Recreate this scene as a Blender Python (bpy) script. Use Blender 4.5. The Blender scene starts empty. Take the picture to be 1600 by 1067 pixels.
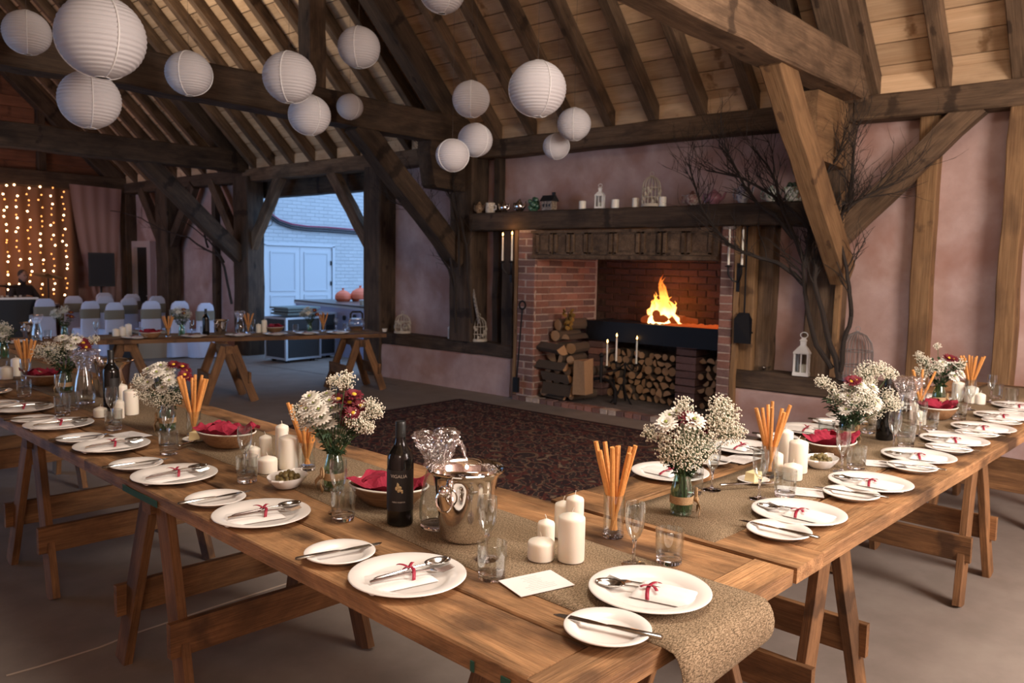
import bpy, bmesh, math, random
from mathutils import Vector, Matrix, Euler
from mathutils import noise as mnoise
random.seed(7)
C = bpy.context.scene.collection
PI = math.pi
# ------------------------------------------------------------------ camera
F, PITCH, ROLL, YW, YA, HC = 1262.17, 0.0934556, 0.0191975, 0.854344, 0.811271, 1.52
def _cam_axes():
    c, s = math.cos(PITCH), math.sin(PITCH)
    fw = Vector((0, c, -s)); dn = Vector((0, -s, -c)); rt = Vector((1, 0, 0))
    cr, sr = math.cos(ROLL), math.sin(ROLL)
    x = rt*cr - dn*sr; y = dn*cr + rt*sr
    Q = Matrix(((math.cos(YW), math.sin(YW), 0), (-math.sin(YW), math.cos(YW), 0), (0, 0, 1)))
    return Q @ x, Q @ y, Q @ fw
CX, CY, CF = _cam_axes()
EYE = Vector((0, 0, HC))
cam_d = bpy.data.cameras.new('camera'); cam = bpy.data.objects.new('camera', cam_d); C.objects.link(cam)
M = Matrix((( CX.x, -CY.x, -CF.x, 0), (CX.y, -CY.y, -CF.y, 0), (CX.z, -CY.z, -CF.z, HC), (0, 0, 0, 1)))
cam.matrix_world = M
cam_d.sensor_width = 36.0; cam_d.lens = F*36/1600; cam_d.clip_start = 0.05; cam_d.clip_end = 200
cam_d.dof.use_dof = True; cam_d.dof.focus_distance = 2.25; cam_d.dof.aperture_fstop = 6.0
bpy.context.scene.camera = cam
# ------------------------------------------------------------------ light and exposure
sc = bpy.context.scene
sc.view_settings.view_transform = 'Standard'; sc.view_settings.look = 'None'
sc.view_settings.exposure = 0.0; sc.view_settings.gamma = 1.0; sc.view_settings.use_curve_mapping = False
sc.cycles.max_bounces = 10; sc.cycles.transparent_max_bounces = 24; sc.cycles.sample_clamp_indirect = 4.0
world = bpy.data.worlds.new('dusk_sky'); sc.world = world; world.use_nodes = True
bg = world.node_tree.nodes['Background']; bg.inputs[0].default_value = (0.36, 0.60, 1.0, 1); bg.inputs[1].default_value = 3.3
def lamp(name, kind, loc, col, power, size=0.5, aim=None, spread=None):
    d = bpy.data.lights.new(name, kind); d.color = col; d.energy = power
    if kind == 'AREA':
        d.shape = 'DISK'; d.size = size
        if spread: d.spread = spread
    else:
        d.shadow_soft_size = size
    o = bpy.data.objects.new(name, d); C.objects.link(o); o.location = loc
    if aim is not None:
        o.rotation_euler = (Vector(aim)-Vector(loc)).to_track_quat('-Z', 'Y').to_euler()
    return o
WARM = (1.0, 0.72, 0.48)
lamp('unseen_hall_light', 'POINT', (3.3, -2.3, 2.45), (1.0, 0.91, 0.82), 830, 0.9)
lamp('unseen_hall_light', 'POINT', (-0.9, -0.7, 2.4), (1.0, 0.84, 0.68), 60, 0.4)
lamp('unseen_hall_light', 'AREA', (2.2, 0.9, 4.2), (1.0, 0.90, 0.78), 95, 1.8, (2.2, 1.6, 0.7))
lamp('unseen_hall_light', 'AREA', (3.6, 9.5, 3.6), (1.0, 0.80, 0.60), 60, 0.8, (4.6, 9.5, 7.0))  # added uplight without a visible fixture, brightens the middle of the roof
lamp('stage_lamp', 'POINT', (3.4, 14.2, 2.5), (1.0, 0.46, 0.22), 50, 0.3)

# ------------------------------------------------------------------ pixel to place
def ray(px, py): return CX*((px-800)/F) + CY*((py-533.5)/F) + CF
def at_z(px, py, z):
    d = ray(px, py); return EYE + d*((z-HC)/d.z)
def at_x(px, py, X):
    d = ray(px, py); return EYE + d*(X/d.x)
def at_y(px, py, Y):
    d = ray(px, py); return EYE + d*(Y/d.y)
def at_d(px, py, depth): return EYE + ray(px, py)*depth
TH = YW-YA                                    # the tables stand slightly askew to the hall
AD = Vector((math.sin(TH), math.cos(TH), 0)); BD = Vector((math.cos(TH), -math.sin(TH), 0))
def ab(a, b, z=0.0): return AD*a + BD*b + Vector((0, 0, z))
T = 0.77; T3 = 0.66
YAWA = math.atan2(AD.y, AD.x); YAWB = math.atan2(BD.y, BD.x)

# ------------------------------------------------------------------ materials
def newmat(name):
    m = bpy.data.materials.new(name); m.use_nodes = True
    nt = m.node_tree; b = nt.nodes['Principled BSDF']
    return m, nt, b
def N(nt, t, **k):
    n = nt.nodes.new(t)
    for a, v in k.items(): setattr(n, a, v)
    return n
def plain(name, col, rough=0.6, metal=0.0, sss=0.0, bump=0.0, bscale=60, var=0.0, spec=0.5, emit=None, es=0, sheen=0):
    m, nt, b = newmat(name)
    b.inputs['Base Color'].default_value = (*col, 1); b.inputs['Roughness'].default_value = rough
    b.inputs['Metallic'].default_value = metal; b.inputs['Specular IOR Level'].default_value = spec
    if sss:
        b.inputs['Subsurface Weight'].default_value = sss; b.inputs['Subsurface Radius'].default_value = (0.02, 0.012, 0.007)
        b.inputs['Subsurface Scale'].default_value = 1.0
    if emit: b.inputs['Emission Color'].default_value = (*emit, 1); b.inputs['Emission Strength'].default_value = es
    if bump or var:
        tc = N(nt, 'ShaderNodeTexCoord'); no = N(nt, 'ShaderNodeTexNoise'); no.inputs['Scale'].default_value = bscale
        no.inputs['Detail'].default_value = 5
        nt.links.new(tc.outputs['Object'], no.inputs['Vector'])
        if bump:
            bp = N(nt, 'ShaderNodeBump'); bp.inputs['Strength'].default_value = bump; bp.inputs['Distance'].default_value = 0.01
            nt.links.new(no.outputs['Fac'], bp.inputs['Height']); nt.links.new(bp.outputs['Normal'], b.inputs['Normal'])
        if var:
            oi = N(nt, 'ShaderNodeObjectInfo'); ad = N(nt, 'ShaderNodeMath', operation='ADD')
            mx = N(nt, 'ShaderNodeMapRange'); mx.inputs['From Max'].default_value = 2
            mx.inputs['To Min'].default_value = 1-var; mx.inputs['To Max'].default_value = 1+var
            hs = N(nt, 'ShaderNodeHueSaturation'); hs.inputs['Color'].default_value = (*col, 1)
            nt.links.new(no.outputs['Fac'], ad.inputs[0]); nt.links.new(oi.outputs['Random'], ad.inputs[1])
            nt.links.new(ad.outputs[0], mx.inputs['Value']); nt.links.new(mx.outputs[0], hs.inputs['Value'])
            nt.links.new(hs.outputs[0], b.inputs['Base Color'])
    return m
def wood(name, light, dark, stain, rough=0.65, gs=9.0, long=0.06, stains=0.35, var=0.3, bump=0.25, knots=True, gm=0.55, patch=0.0, kr=0.09):
    """grain runs along local X; knots, stains and a tone of its own per board"""
    m, nt, b = newmat(name); L = nt.links.new
    tc = N(nt, 'ShaderNodeTexCoord'); oi = N(nt, 'ShaderNodeObjectInfo')
    of = N(nt, 'ShaderNodeVectorMath', operation='SCALE'); of.inputs['Scale'].default_value = 37.0
    cx = N(nt, 'ShaderNodeCombineXYZ')
    for i in range(3): L(oi.outputs['Random'], cx.inputs[i])
    L(cx.outputs[0], of.inputs[0])
    ad = N(nt, 'ShaderNodeVectorMath', operation='ADD'); L(tc.outputs['Object'], ad.inputs[0]); L(of.outputs[0], ad.inputs[1])
    mp = N(nt, 'ShaderNodeMapping'); mp.inputs['Scale'].default_value = (long*gs, gs, gs); L(ad.outputs[0], mp.inputs['Vector'])
    n1 = N(nt, 'ShaderNodeTexNoise'); n1.inputs['Scale'].default_value = 2.2; n1.inputs['Detail'].default_value = 8; n1.inputs['Roughness'].default_value = 0.65; n1.inputs['Distortion'].default_value = 0.6
    L(mp.outputs[0], n1.inputs['Vector'])
    mp2 = N(nt, 'ShaderNodeMapping'); mp2.inputs['Scale'].default_value = (long*gs*5, gs*9, gs*9); L(ad.outputs[0], mp2.inputs['Vector'])
    n2 = N(nt, 'ShaderNodeTexNoise'); n2.inputs['Scale'].default_value = 2.0; n2.inputs['Detail'].default_value = 4; L(mp2.outputs[0], n2.inputs['Vector'])
    cr = N(nt, 'ShaderNodeValToRGB'); cr.color_ramp.elements[0].position = 0.32; cr.color_ramp.elements[1].position = 0.68
    cr.color_ramp.elements[0].color = (*dark, 1); cr.color_ramp.elements[1].color = (*light, 1); L(n1.outputs['Fac'], cr.inputs[0])
    mx = N(nt, 'ShaderNodeMix', data_type='RGBA', blend_type='MULTIPLY'); mx.inputs[0].default_value = gm
    c2 = N(nt, 'ShaderNodeValToRGB'); c2.color_ramp.elements[0].position = 0.3; c2.color_ramp.elements[0].color = (0.35, 0.3, 0.26, 1); c2.color_ramp.elements[1].position = 0.62
    L(n2.outputs['Fac'], c2.inputs[0]); L(cr.outputs[0], mx.inputs[6]); L(c2.outputs[0], mx.inputs[7])
    mp3 = N(nt, 'ShaderNodeMapping'); mp3.inputs['Scale'].default_value = (1.6, 3.4, 3.4); L(ad.outputs[0], mp3.inputs['Vector'])
    n3 = N(nt, 'ShaderNodeTexNoise'); n3.inputs['Scale'].default_value = 1.7; n3.inputs['Detail'].default_value = 6; L(mp3.outputs[0], n3.inputs['Vector'])
    c3 = N(nt, 'ShaderNodeValToRGB'); c3.color_ramp.elements[0].position = 0.50; c3.color_ramp.elements[1].position = 0.68
    c3.color_ramp.elements[0].color = (0, 0, 0, 1); c3.color_ramp.elements[1].color = (stains, stains, stains, 1); L(n3.outputs['Fac'], c3.inputs[0])
    m2 = N(nt, 'ShaderNodeMix', data_type='RGBA', blend_type='MIX'); L(c3.outputs[0], m2.inputs[0]); L(mx.outputs[2], m2.inputs[6]); m2.inputs[7].default_value = (*stain, 1)
    last = m2.outputs[2]
    if knots:
        mp4 = N(nt, 'ShaderNodeMapping'); mp4.inputs['Scale'].default_value = (2.0, 4.6, 0.0); L(ad.outputs[0], mp4.inputs['Vector'])
        vo = N(nt, 'ShaderNodeTexVoronoi'); vo.voronoi_dimensions = '2D'; vo.inputs['Scale'].default_value = 1.0; 
        dn = N(nt, 'ShaderNodeTexNoise'); dn.inputs['Scale'].default_value = 14; L(ad.outputs[0], dn.inputs['Vector'])
        dm = N(nt, 'ShaderNodeMath', operation='MULTIPLY_ADD'); L(dn.outputs['Fac'], dm.inputs[0]); dm.inputs[1].default_value = 0.28; dm.inputs[2].default_value = -0.16
        da = N(nt, 'ShaderNodeMath', operation='ADD'); L(mp4.outputs[0], vo.inputs['Vector']); L(vo.outputs['Distance'], da.inputs[0]); L(dm.outputs[0], da.inputs[1])
        c4 = N(nt, 'ShaderNodeValToRGB'); c4.color_ramp.elements[0].position = 0.03; c4.color_ramp.elements[1].position = kr
        c4.color_ramp.elements[0].color = (0.75, 0.75, 0.75, 1); c4.color_ramp.elements[1].color = (0, 0, 0, 1); L(da.outputs[0], c4.inputs[0])
        m4 = N(nt, 'ShaderNodeMix', data_type='RGBA', blend_type='MIX'); L(c4.outputs[0], m4.inputs[0]); L(last, m4.inputs[6]); m4.inputs[7].default_value = (*stain, 1)
        last = m4.outputs[2]
    if patch:        # wide worn and soiled areas
        n5 = N(nt, 'ShaderNodeTexNoise'); n5.inputs['Scale'].default_value = 2.3; n5.inputs['Detail'].default_value = 9; n5.inputs['Roughness'].default_value = 0.72; n5.inputs['Distortion'].default_value = 0.8
        mp5 = N(nt, 'ShaderNodeMapping'); mp5.inputs['Scale'].default_value = (0.8, 2.6, 2.6); L(ad.outputs[0], mp5.inputs['Vector']); L(mp5.outputs[0], n5.inputs['Vector'])
        r5 = N(nt, 'ShaderNodeMapRange'); r5.inputs['From Min'].default_value = 0.32; r5.inputs['From Max'].default_value = 0.66; r5.inputs['To Min'].default_value = 1-patch; r5.inputs['To Max'].default_value = 1.12; L(n5.outputs['Fac'], r5.inputs['Value'])
        h5 = N(nt, 'ShaderNodeHueSaturation'); L(r5.outputs[0], h5.inputs['Value']); L(last, h5.inputs['Color']); last = h5.outputs[0]
    mr = N(nt, 'ShaderNodeMapRange'); mr.inputs['To Min'].default_value = 1-var; mr.inputs['To Max'].default_value = 1+var*0.6
    wn = N(nt, 'ShaderNodeTexWhiteNoise', noise_dimensions='1D'); L(oi.outputs['Random'], wn.inputs['W']); L(wn.outputs['Value'], mr.inputs['Value'])
    hs = N(nt, 'ShaderNodeHueSaturation'); L(mr.outputs[0], hs.inputs['Value']); L(last, hs.inputs['Color']); L(hs.outputs[0], b.inputs['Base Color'])
    b.inputs['Roughness'].default_value = rough; b.inputs['Specular IOR Level'].default_value = 0.35
    bp = N(nt, 'ShaderNodeBump'); bp.inputs['Strength'].default_value = bump; bp.inputs['Distance'].default_value = 0.006
    L(n2.outputs['Fac'], bp.inputs['Height']); L(bp.outputs['Normal'], b.inputs['Normal'])
    return m
def clear(name, tint=(0.93, 0.95, 0.95), edge=0.75, rough=0.02):
    """thin glass: lets light straight through, mirrors at grazing angles"""
    m = bpy.data.materials.new(name); m.use_nodes = True; nt = m.node_tree; nt.nodes.clear(); L = nt.links.new
    o = N(nt, 'ShaderNodeOutputMaterial'); t = N(nt, 'ShaderNodeBsdfTransparent'); t.inputs[0].default_value = (*tint, 1)
    g = N(nt, 'ShaderNodeBsdfGlossy'); g.inputs['Roughness'].default_value = rough; g.inputs[0].default_value = (0.95, 0.95, 0.95, 1)
    lw = N(nt, 'ShaderNodeLayerWeight'); lw.inputs[0].default_value = 0.22
    mr = N(nt, 'ShaderNodeMapRange'); mr.inputs['To Min'].default_value = 0.035; mr.inputs['To Max'].default_value = edge
    mx = N(nt, 'ShaderNodeMixShader'); L(lw.outputs['Facing'], mr.inputs['Value']); L(mr.outputs[0], mx.inputs[0])
    L(t.outputs[0], mx.inputs[1]); L(g.outputs[0], mx.inputs[2]); L(mx.outputs[0], o.inputs[0])
    return m
def solidglass(name, col=(1, 1, 1), rough=0.0):
    m = bpy.data.materials.new(name); m.use_nodes = True; nt = m.node_tree; nt.nodes.clear()
    o = N(nt, 'ShaderNodeOutputMaterial'); g = N(nt, 'ShaderNodeBsdfGlass'); g.inputs['Color'].default_value = (*col, 1); g.inputs['IOR'].default_value = 1.45; g.inputs['Roughness'].default_value = rough
    nt.links.new(g.outputs[0], o.inputs[0]); return m
def speckled(name, cols, scale, rough=0.9, detail=6, bump=0.3, bdist=0.01, sc3=(1, 1, 1), lo=0.3, hi=0.7, coord='Object', big=None):
    """noise ramp between given colours; big = (colour, scale, amount) lays broad patches over it"""
    m, nt, b = newmat(name); L = nt.links.new
    tc = N(nt, 'ShaderNodeTexCoord'); mp = N(nt, 'ShaderNodeMapping'); mp.inputs['Scale'].default_value = sc3; L(tc.outputs[coord], mp.inputs['Vector'])
    n = N(nt, 'ShaderNodeTexNoise'); n.inputs['Scale'].default_value = scale; n.inputs['Detail'].default_value = detail; n.inputs['Roughness'].default_value = 0.6; L(mp.outputs[0], n.inputs['Vector'])
    cr = N(nt, 'ShaderNodeValToRGB'); el = cr.color_ramp.elements
    for i, c in enumerate(cols):
        p = lo + (hi-lo)*i/max(1, len(cols)-1)
        e = el[i] if i < 2 else el.new(p)
        e.position = p; e.color = (*c, 1)
    L(n.outputs['Fac'], cr.inputs[0]); last = cr.outputs[0]
    if big:
        n2 = N(nt, 'ShaderNodeTexNoise'); n2.inputs['Scale'].default_value = big[1]; n2.inputs['Detail'].default_value = 4; n2.inputs['Distortion'].default_value = 0.4; L(mp.outputs[0], n2.inputs['Vector'])
        c2 = N(nt, 'ShaderNodeValToRGB'); c2.color_ramp.elements[0].position = 0.48; c2.color_ramp.elements[1].position = 0.68
        c2.color_ramp.elements[0].color = (0, 0, 0, 1); c2.color_ramp.elements[1].color = (big[2],)*3+(1,); L(n2.outputs['Fac'], c2.inputs[0])
        mm = N(nt, 'ShaderNodeMix', data_type='RGBA'); L(c2.outputs[0], mm.inputs[0]); L(last, mm.inputs[6]); mm.inputs[7].default_value = (*big[0], 1); last = mm.outputs[2]
    L(last, b.inputs['Base Color']); b.inputs['Roughness'].default_value = rough; b.inputs['Specular IOR Level'].default_value = 0.25
    if bump:
        bp = N(nt, 'ShaderNodeBump'); bp.inputs['Strength'].default_value = bump; bp.inputs['Distance'].default_value = bdist
        L(n.outputs['Fac'], bp.inputs['Height']); L(bp.outputs['Normal'], b.inputs['Normal'])
    return m
MT = {}
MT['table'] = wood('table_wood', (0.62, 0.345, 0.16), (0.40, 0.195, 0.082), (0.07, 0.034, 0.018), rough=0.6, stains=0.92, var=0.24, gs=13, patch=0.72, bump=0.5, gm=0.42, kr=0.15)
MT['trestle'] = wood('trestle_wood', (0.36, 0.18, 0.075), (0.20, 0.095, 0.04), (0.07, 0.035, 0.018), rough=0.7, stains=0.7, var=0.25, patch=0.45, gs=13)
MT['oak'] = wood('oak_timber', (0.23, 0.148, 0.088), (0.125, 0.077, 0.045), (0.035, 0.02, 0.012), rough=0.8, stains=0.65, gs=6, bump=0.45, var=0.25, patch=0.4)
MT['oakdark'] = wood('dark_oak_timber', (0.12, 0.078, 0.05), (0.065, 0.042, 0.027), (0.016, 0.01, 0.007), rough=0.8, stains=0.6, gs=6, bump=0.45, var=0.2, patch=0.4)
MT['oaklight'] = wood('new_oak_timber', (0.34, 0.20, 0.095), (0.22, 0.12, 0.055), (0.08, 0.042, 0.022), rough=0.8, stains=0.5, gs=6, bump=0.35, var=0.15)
MT['board'] = wood('roof_board', (0.70, 0.49, 0.30), (0.57, 0.37, 0.21), (0.20, 0.095, 0.035), rough=0.75, stains=0.35, gs=5, bump=0.12, var=0.2, gm=0.2)
MT['redboard'] = wood('gable_board', (0.30, 0.13, 0.07), (0.18, 0.075, 0.045), (0.08, 0.035, 0.02), rough=0.75, stains=0.4, gs=6, bump=0.12, var=0.2)
MT['plaster'] = speckled('pink_plaster', [(0.40, 0.265, 0.235), (0.47, 0.325, 0.295), (0.54, 0.395, 0.37)], 3.5, detail=9, bump=0.35, bdist=0.02, big=((0.34, 0.175, 0.135), 1.9, 0.75))
MT['floor'] = speckled('concrete_floor', [(0.215, 0.18, 0.155), (0.24, 0.20, 0.175), (0.265, 0.225, 0.195)], 4, detail=10, bump=0.12, rough=0.75, big=((0.19, 0.155, 0.135), 0.6, 0.5), lo=0.35, hi=0.65)
MT['hessian'] = speckled('hessian_weave', [(0.10, 0.07, 0.04), (0.25, 0.175, 0.105), (0.42, 0.31, 0.20)], 420, detail=2, bump=0.8, bdist=0.004, sc3=(0.35, 1, 1), lo=0.36, hi=0.64)
MT['burlap'] = speckled('burlap_ribbon', [(0.32, 0.20, 0.10), (0.50, 0.34, 0.19)], 300, detail=2, bump=0.6, bdist=0.002)
MT['china'] = plain('white_china', (0.83, 0.79, 0.75), 0.22)
MT['napkin'] = plain('paper_napkin', (0.84, 0.80, 0.77), 0.85, bump=0.1, bscale=90)
MT['paper'] = plain('white_card', (0.80, 0.76, 0.74), 0.8)
MT['print'] = plain('grey_print', (0.52, 0.49, 0.47), 0.8)
MT['ribbon'] = plain('crimson_ribbon', (0.34, 0.016, 0.045), 0.45)
MT['steel'] = plain('polished_steel', (0.50, 0.485, 0.47), 0.17, 1.0)
MT['silver'] = plain('mirror_steel', (0.80, 0.77, 0.74), 0.06, 1.0)
MT['wax'] = plain('ivory_wax', (0.86, 0.80, 0.69), 0.5, sss=0.25)
MT['wick'] = plain('candle_wick', (0.75, 0.70, 0.62), 0.9)
MT['bread'] = plain('breadstick_crust', (0.66, 0.285, 0.075), 0.6, bump=0.3, bscale=120, var=0.3)
MT['rednap'] = plain('crimson_napkin', (0.30, 0.010, 0.036), 0.85, bump=0.1, bscale=80)
MT['basket'] = wood('wooden_bowl', (0.42, 0.24, 0.12), (0.26, 0.13, 0.06), (0.12, 0.06, 0.03), gs=14, stains=0.3, knots=False)
MT['bottle'] = plain('black_bottle_glass', (0.006, 0.006, 0.006), 0.05)
MT['capsule'] = plain('black_capsule', (0.012, 0.014, 0.014), 0.4)
MT['label'] = plain('black_label', (0.014, 0.012, 0.012), 0.55)
MT['labelprint'] = plain('label_lettering', (0.62, 0.58, 0.52), 0.6)
MT['goldprint'] = plain('label_gold', (0.55, 0.42, 0.22), 0.5)
MT['glass'] = clear('clear_glass')
MT['greenglass'] = clear('green_vase_glass', (0.72, 0.86, 0.78), 0.7)
MT['film'] = clear('cellophane', (0.97, 0.95, 0.96), 0.8, 0.10)
MT['film'].node_tree.nodes['Map Range'].inputs['To Min'].default_value = 0.14
MT['baseglass'] = solidglass('thick_glass', (0.97, 0.97, 1.0))
MT['petal'] = plain('white_petal', (0.85, 0.82, 0.74), 0.7, var=0.1)
MT['redpetal'] = plain('dark_red_petal', (0.13, 0.004, 0.014), 0.7, var=0.3)
MT['eye'] = plain('yellow_flower_eye', (0.72, 0.46, 0.04), 0.8)
MT['greeneye'] = plain('green_flower_eye', (0.30, 0.36, 0.08), 0.8)
MT['gyp'] = plain('cream_bud', (0.82, 0.77, 0.64), 0.8)
MT['leaf'] = plain('dark_leaf', (0.022, 0.048, 0.020), 0.6, var=0.4, bscale=30)
MT['stem'] = plain('green_stem', (0.07, 0.12, 0.045), 0.6)
MT['twig'] = plain('dark_bark', (0.028, 0.020, 0.016), 0.9, bump=0.5, bscale=50)
MT['lantern'] = plain('white_paper', (0.63, 0.605, 0.62), 0.9)
MT['wire'] = plain('white_wire', (0.95, 0.94, 0.93), 0.6)
MT['cord'] = plain('thin_cord', (0.10, 0.08, 0.07), 0.8)
MT['iron'] = plain('black_iron', (0.018, 0.016, 0.016), 0.55, 0.6)
MT['brick'] = plain('red_brick', (0.25, 0.115, 0.085), 0.9, bump=0.5, bscale=40, var=0.55)
MT['darkbrick'] = plain('brown_brick', (0.18, 0.10, 0.085), 0.9, bump=0.5, bscale=40, var=0.55)
MT['sootbrick'] = plain('sooty_brick', (0.075, 0.034, 0.026), 0.95, bump=0.5, bscale=40, var=0.6)
MT['sootmortar'] = speckled('sooty_mortar', [(0.035, 0.024, 0.02), (0.11, 0.07, 0.05)], 14, bump=0.5)
MT['mortar'] = speckled('lime_mortar', [(0.34, 0.25, 0.20), (0.52, 0.42, 0.35)], 30, bump=0.5)
MT['soot'] = plain('soot', (0.012, 0.010, 0.009), 0.95)
MT['bark'] = plain('log_bark', (0.10, 0.068, 0.045), 0.95, bump=0.8, bscale=30, var=0.4)
MT['logend'] = plain('cut_log_end', (0.40, 0.23, 0.115), 0.85, bump=0.3, bscale=40, var=0.35)
MT['flame'] = None
MT['whitemetal'] = plain('white_enamel', (0.78, 0.76, 0.72), 0.5)
MT['creammetal'] = plain('cream_enamel', (0.52, 0.46, 0.37), 0.6)
MT['chairbluelit'] = plain('blue_lit_chair_cover', (0.52, 0.55, 0.68), 0.8)  # white covers, with a blue daylight tint put into their colour
MT['sash'] = plain('olive_sash', (0.19, 0.165, 0.12), 0.8)
MT['black'] = plain('matt_black', (0.012, 0.012, 0.013), 0.6)
MT['alu'] = plain('aluminium_edge', (0.55, 0.56, 0.58), 0.35, 0.9)
MT['whitebrick'] = None
MT['doorpaint'] = plain('white_door_paint', (0.46, 0.475, 0.50), 0.5)
MT['butter'] = plain('butter', (0.80, 0.66, 0.36), 0.5, sss=0.1)
MT['olive'] = plain('green_olive', (0.19, 0.145, 0.055), 0.3, var=0.3)

# ------------------------------------------------------------------ mesh builder
class MB:
    def __init__(s): s.v = []; s.f = []; s.sm = []
    def add(s, vs, fs, smooth=False):
        o = len(s.v); s.v += [tuple(v) for v in vs]
        for f in fs: s.f.append(tuple(i+o for i in f)); s.sm.append(smooth)
        return s
    def box(s, c, d, rot=None, j=0.0):
        hx, hy, hz = d[0]/2, d[1]/2, d[2]/2; c = Vector(c)
        vs = [Vector((x, y, z)) for x in (-hx, hx) for y in (-hy, hy) for z in (-hz, hz)]
        if j: vs = [v+Vector((random.uniform(-j, j), random.uniform(-j, j), random.uniform(-j, j))) for v in vs]
        if rot is not None: vs = [rot @ v for v in vs]
        return s.add([v+c for v in vs], [(0,1,3,2),(4,6,7,5),(0,4,5,1),(2,3,7,6),(0,2,6,4),(1,5,7,3)])
    def hexa(s, pts):       # 8 points: bottom four, then the four above them
        return s.add(pts, [(3,2,1,0),(4,5,6,7),(0,1,5,4),(1,2,6,5),(2,3,7,6),(3,0,4,7)])
    def lathe(s, prof, n=24, c=(0,0,0), smooth=True, sx=1, sy=1, rot=None):
        c = Vector(c); vs = []; fs = []; idx = []
        for r, z in prof:
            if r < 1e-6: idx.append([len(vs)]); vs.append(Vector((0,0,z)))
            else:
                idx.append(list(range(len(vs), len(vs)+n)))
                for k in range(n):
                    a = 2*PI*k/n; vs.append(Vector((r*math.cos(a)*sx, r*math.sin(a)*sy, z)))
        for A, B in zip(idx, idx[1:]):
            if len(A) == 1 and len(B) == 1: continue
            for k in range(n):
                k2 = (k+1) % n
                if len(A) == 1: fs.append((A[0], B[k2], B[k]))
                elif len(B) == 1: fs.append((A[k], A[k2], B[0]))
                else: fs.append((A[k], A[k2], B[k2], B[k]))
        if rot is not None: vs = [rot @ v for v in vs]
        return s.add([v+c for v in vs], fs, smooth)
    def tube(s, pts, rad, n=6, smooth=True, cap=True):
        pts = [Vector(p) for p in pts]
        if not isinstance(rad, (list, tuple)): rad = [rad]*len(pts)
        vs = []; fs = []; up = Vector((0,0,1)); prev = None
        for i, p in enumerate(pts):
            t = (pts[min(i+1, len(pts)-1)]-pts[max(i-1, 0)])
            t = t.normalized() if t.length > 1e-9 else Vector((0,0,1))
            if prev is None:
                a = t.cross(Vector((0,0,1)));
                if a.length < 0.05: a = t.cross(Vector((1,0,0)))
            else: a = prev - t*prev.dot(t)
            a.normalize(); prev = a; b = t.cross(a)
            for k in range(n):
                q = 2*PI*k/n; vs.append(p+(a*math.cos(q)+b*math.sin(q))*rad[i])
        for i in range(len(pts)-1):
            for k in range(n):
                k2 = (k+1) % n; fs.append((i*n+k, i*n+k2, (i+1)*n+k2, (i+1)*n+k))
        if cap: fs.append(tuple(range(n-1, -1, -1))); fs.append(tuple((len(pts)-1)*n+k for k in range(n)))
        return s.add(vs, fs, smooth)
    def ball(s, c, r, seg=8, rings=6, sq=(1,1,1), rot=None, smooth=True):
        prof = [(math.sin(PI*i/rings)*r, -math.cos(PI*i/rings)*r) for i in range(rings+1)]
        prof[0] = (0, -r); prof[-1] = (0, r)
        o = len(s.v); s.lathe(prof, seg, (0,0,0), smooth)
        for i in range(o, len(s.v)):
            v = Vector(s.v[i]); v = Vector((v.x*sq[0], v.y*sq[1], v.z*sq[2]))
            if rot is not None: v = rot @ v
            s.v[i] = tuple(v+Vector(c))
        return s
    def grid(s, fn, nu, nv, smooth=True):
        vs = [fn(i/nu, j/nv) for i in range(nu+1) for j in range(nv+1)]
        fs = [(i*(nv+1)+j, (i+1)*(nv+1)+j, (i+1)*(nv+1)+j+1, i*(nv+1)+j+1) for i in range(nu) for j in range(nv)]
        return s.add(vs, fs, smooth)
    def mesh(s, name, mat, sharp=40):
        me = bpy.data.meshes.new(name); me.from_pydata(s.v, [], s.f)
        me.polygons.foreach_set('use_smooth', s.sm)
        if any(s.sm) and sharp: me.set_sharp_from_angle(angle=math.radians(sharp))
        me.validate(); me.update()
        if mat: me.materials.append(mat)
        return me
    def build(s, name, mat, parent=None, loc=None, rot=None, kind=None, label=None, sharp=40, mod=None):
        return link(name, s.mesh(name, mat, sharp), parent, loc, rot, kind, label)
def link(name, me, parent=None, loc=None, rot=None, kind=None, label=None, scale=None):
    o = bpy.data.objects.new(name, me); C.objects.link(o)
    if parent is not None: o.parent = parent
    if loc is not None: o.location = loc
    if rot is not None: o.rotation_euler = rot
    if scale is not None: o.scale = scale
    if kind: o['kind'] = kind
    if label: o['label'] = label
    return o
def tag(o, label, cat, group=None, kind=None):
    o['label'] = label; o['category'] = cat
    if group: o['group'] = group
    if kind: o['kind'] = kind
    return o
def thing(name, label, cat, loc=(0,0,0), rz=0.0, group=None):
    o = bpy.data.objects.new(name, None); C.objects.link(o); o.empty_display_size = 0.05
    o.location = loc; o.rotation_euler = (0, 0, rz); return tag(o, label, cat, group)
def setting(name):
    o = bpy.data.objects.new(name, None); C.objects.link(o); o['kind'] = 'structure'; return o
def dup(root, label, loc, rz=0.0, group=None, rot=None):
    def cp(o, p):
        c = o.copy(); C.objects.link(c)
        if p is not None: c.parent = p
        for ch in list(o.children): cp(ch, c)
        return c
    r = cp(root, None); r.location = loc; r.rotation_euler = rot if rot is not None else (0, 0, rz)
    r['label'] = label
    if group: r['group'] = group
    return r
class Kind:
    """first use places the made thing itself, later uses copy it"""
    def __init__(s, make): s.make = make; s.p = None
    def __call__(s, label, loc, rz=0.0, group=None, rot=None):
        if s.p is None:
            s.p = s.make(); o = s.p; o.location = loc; o.rotation_euler = rot if rot is not None else (0, 0, rz); o['label'] = label
            if group: o['group'] = group
            return o
        return dup(s.p, label, loc, rz, group, rot)
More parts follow.
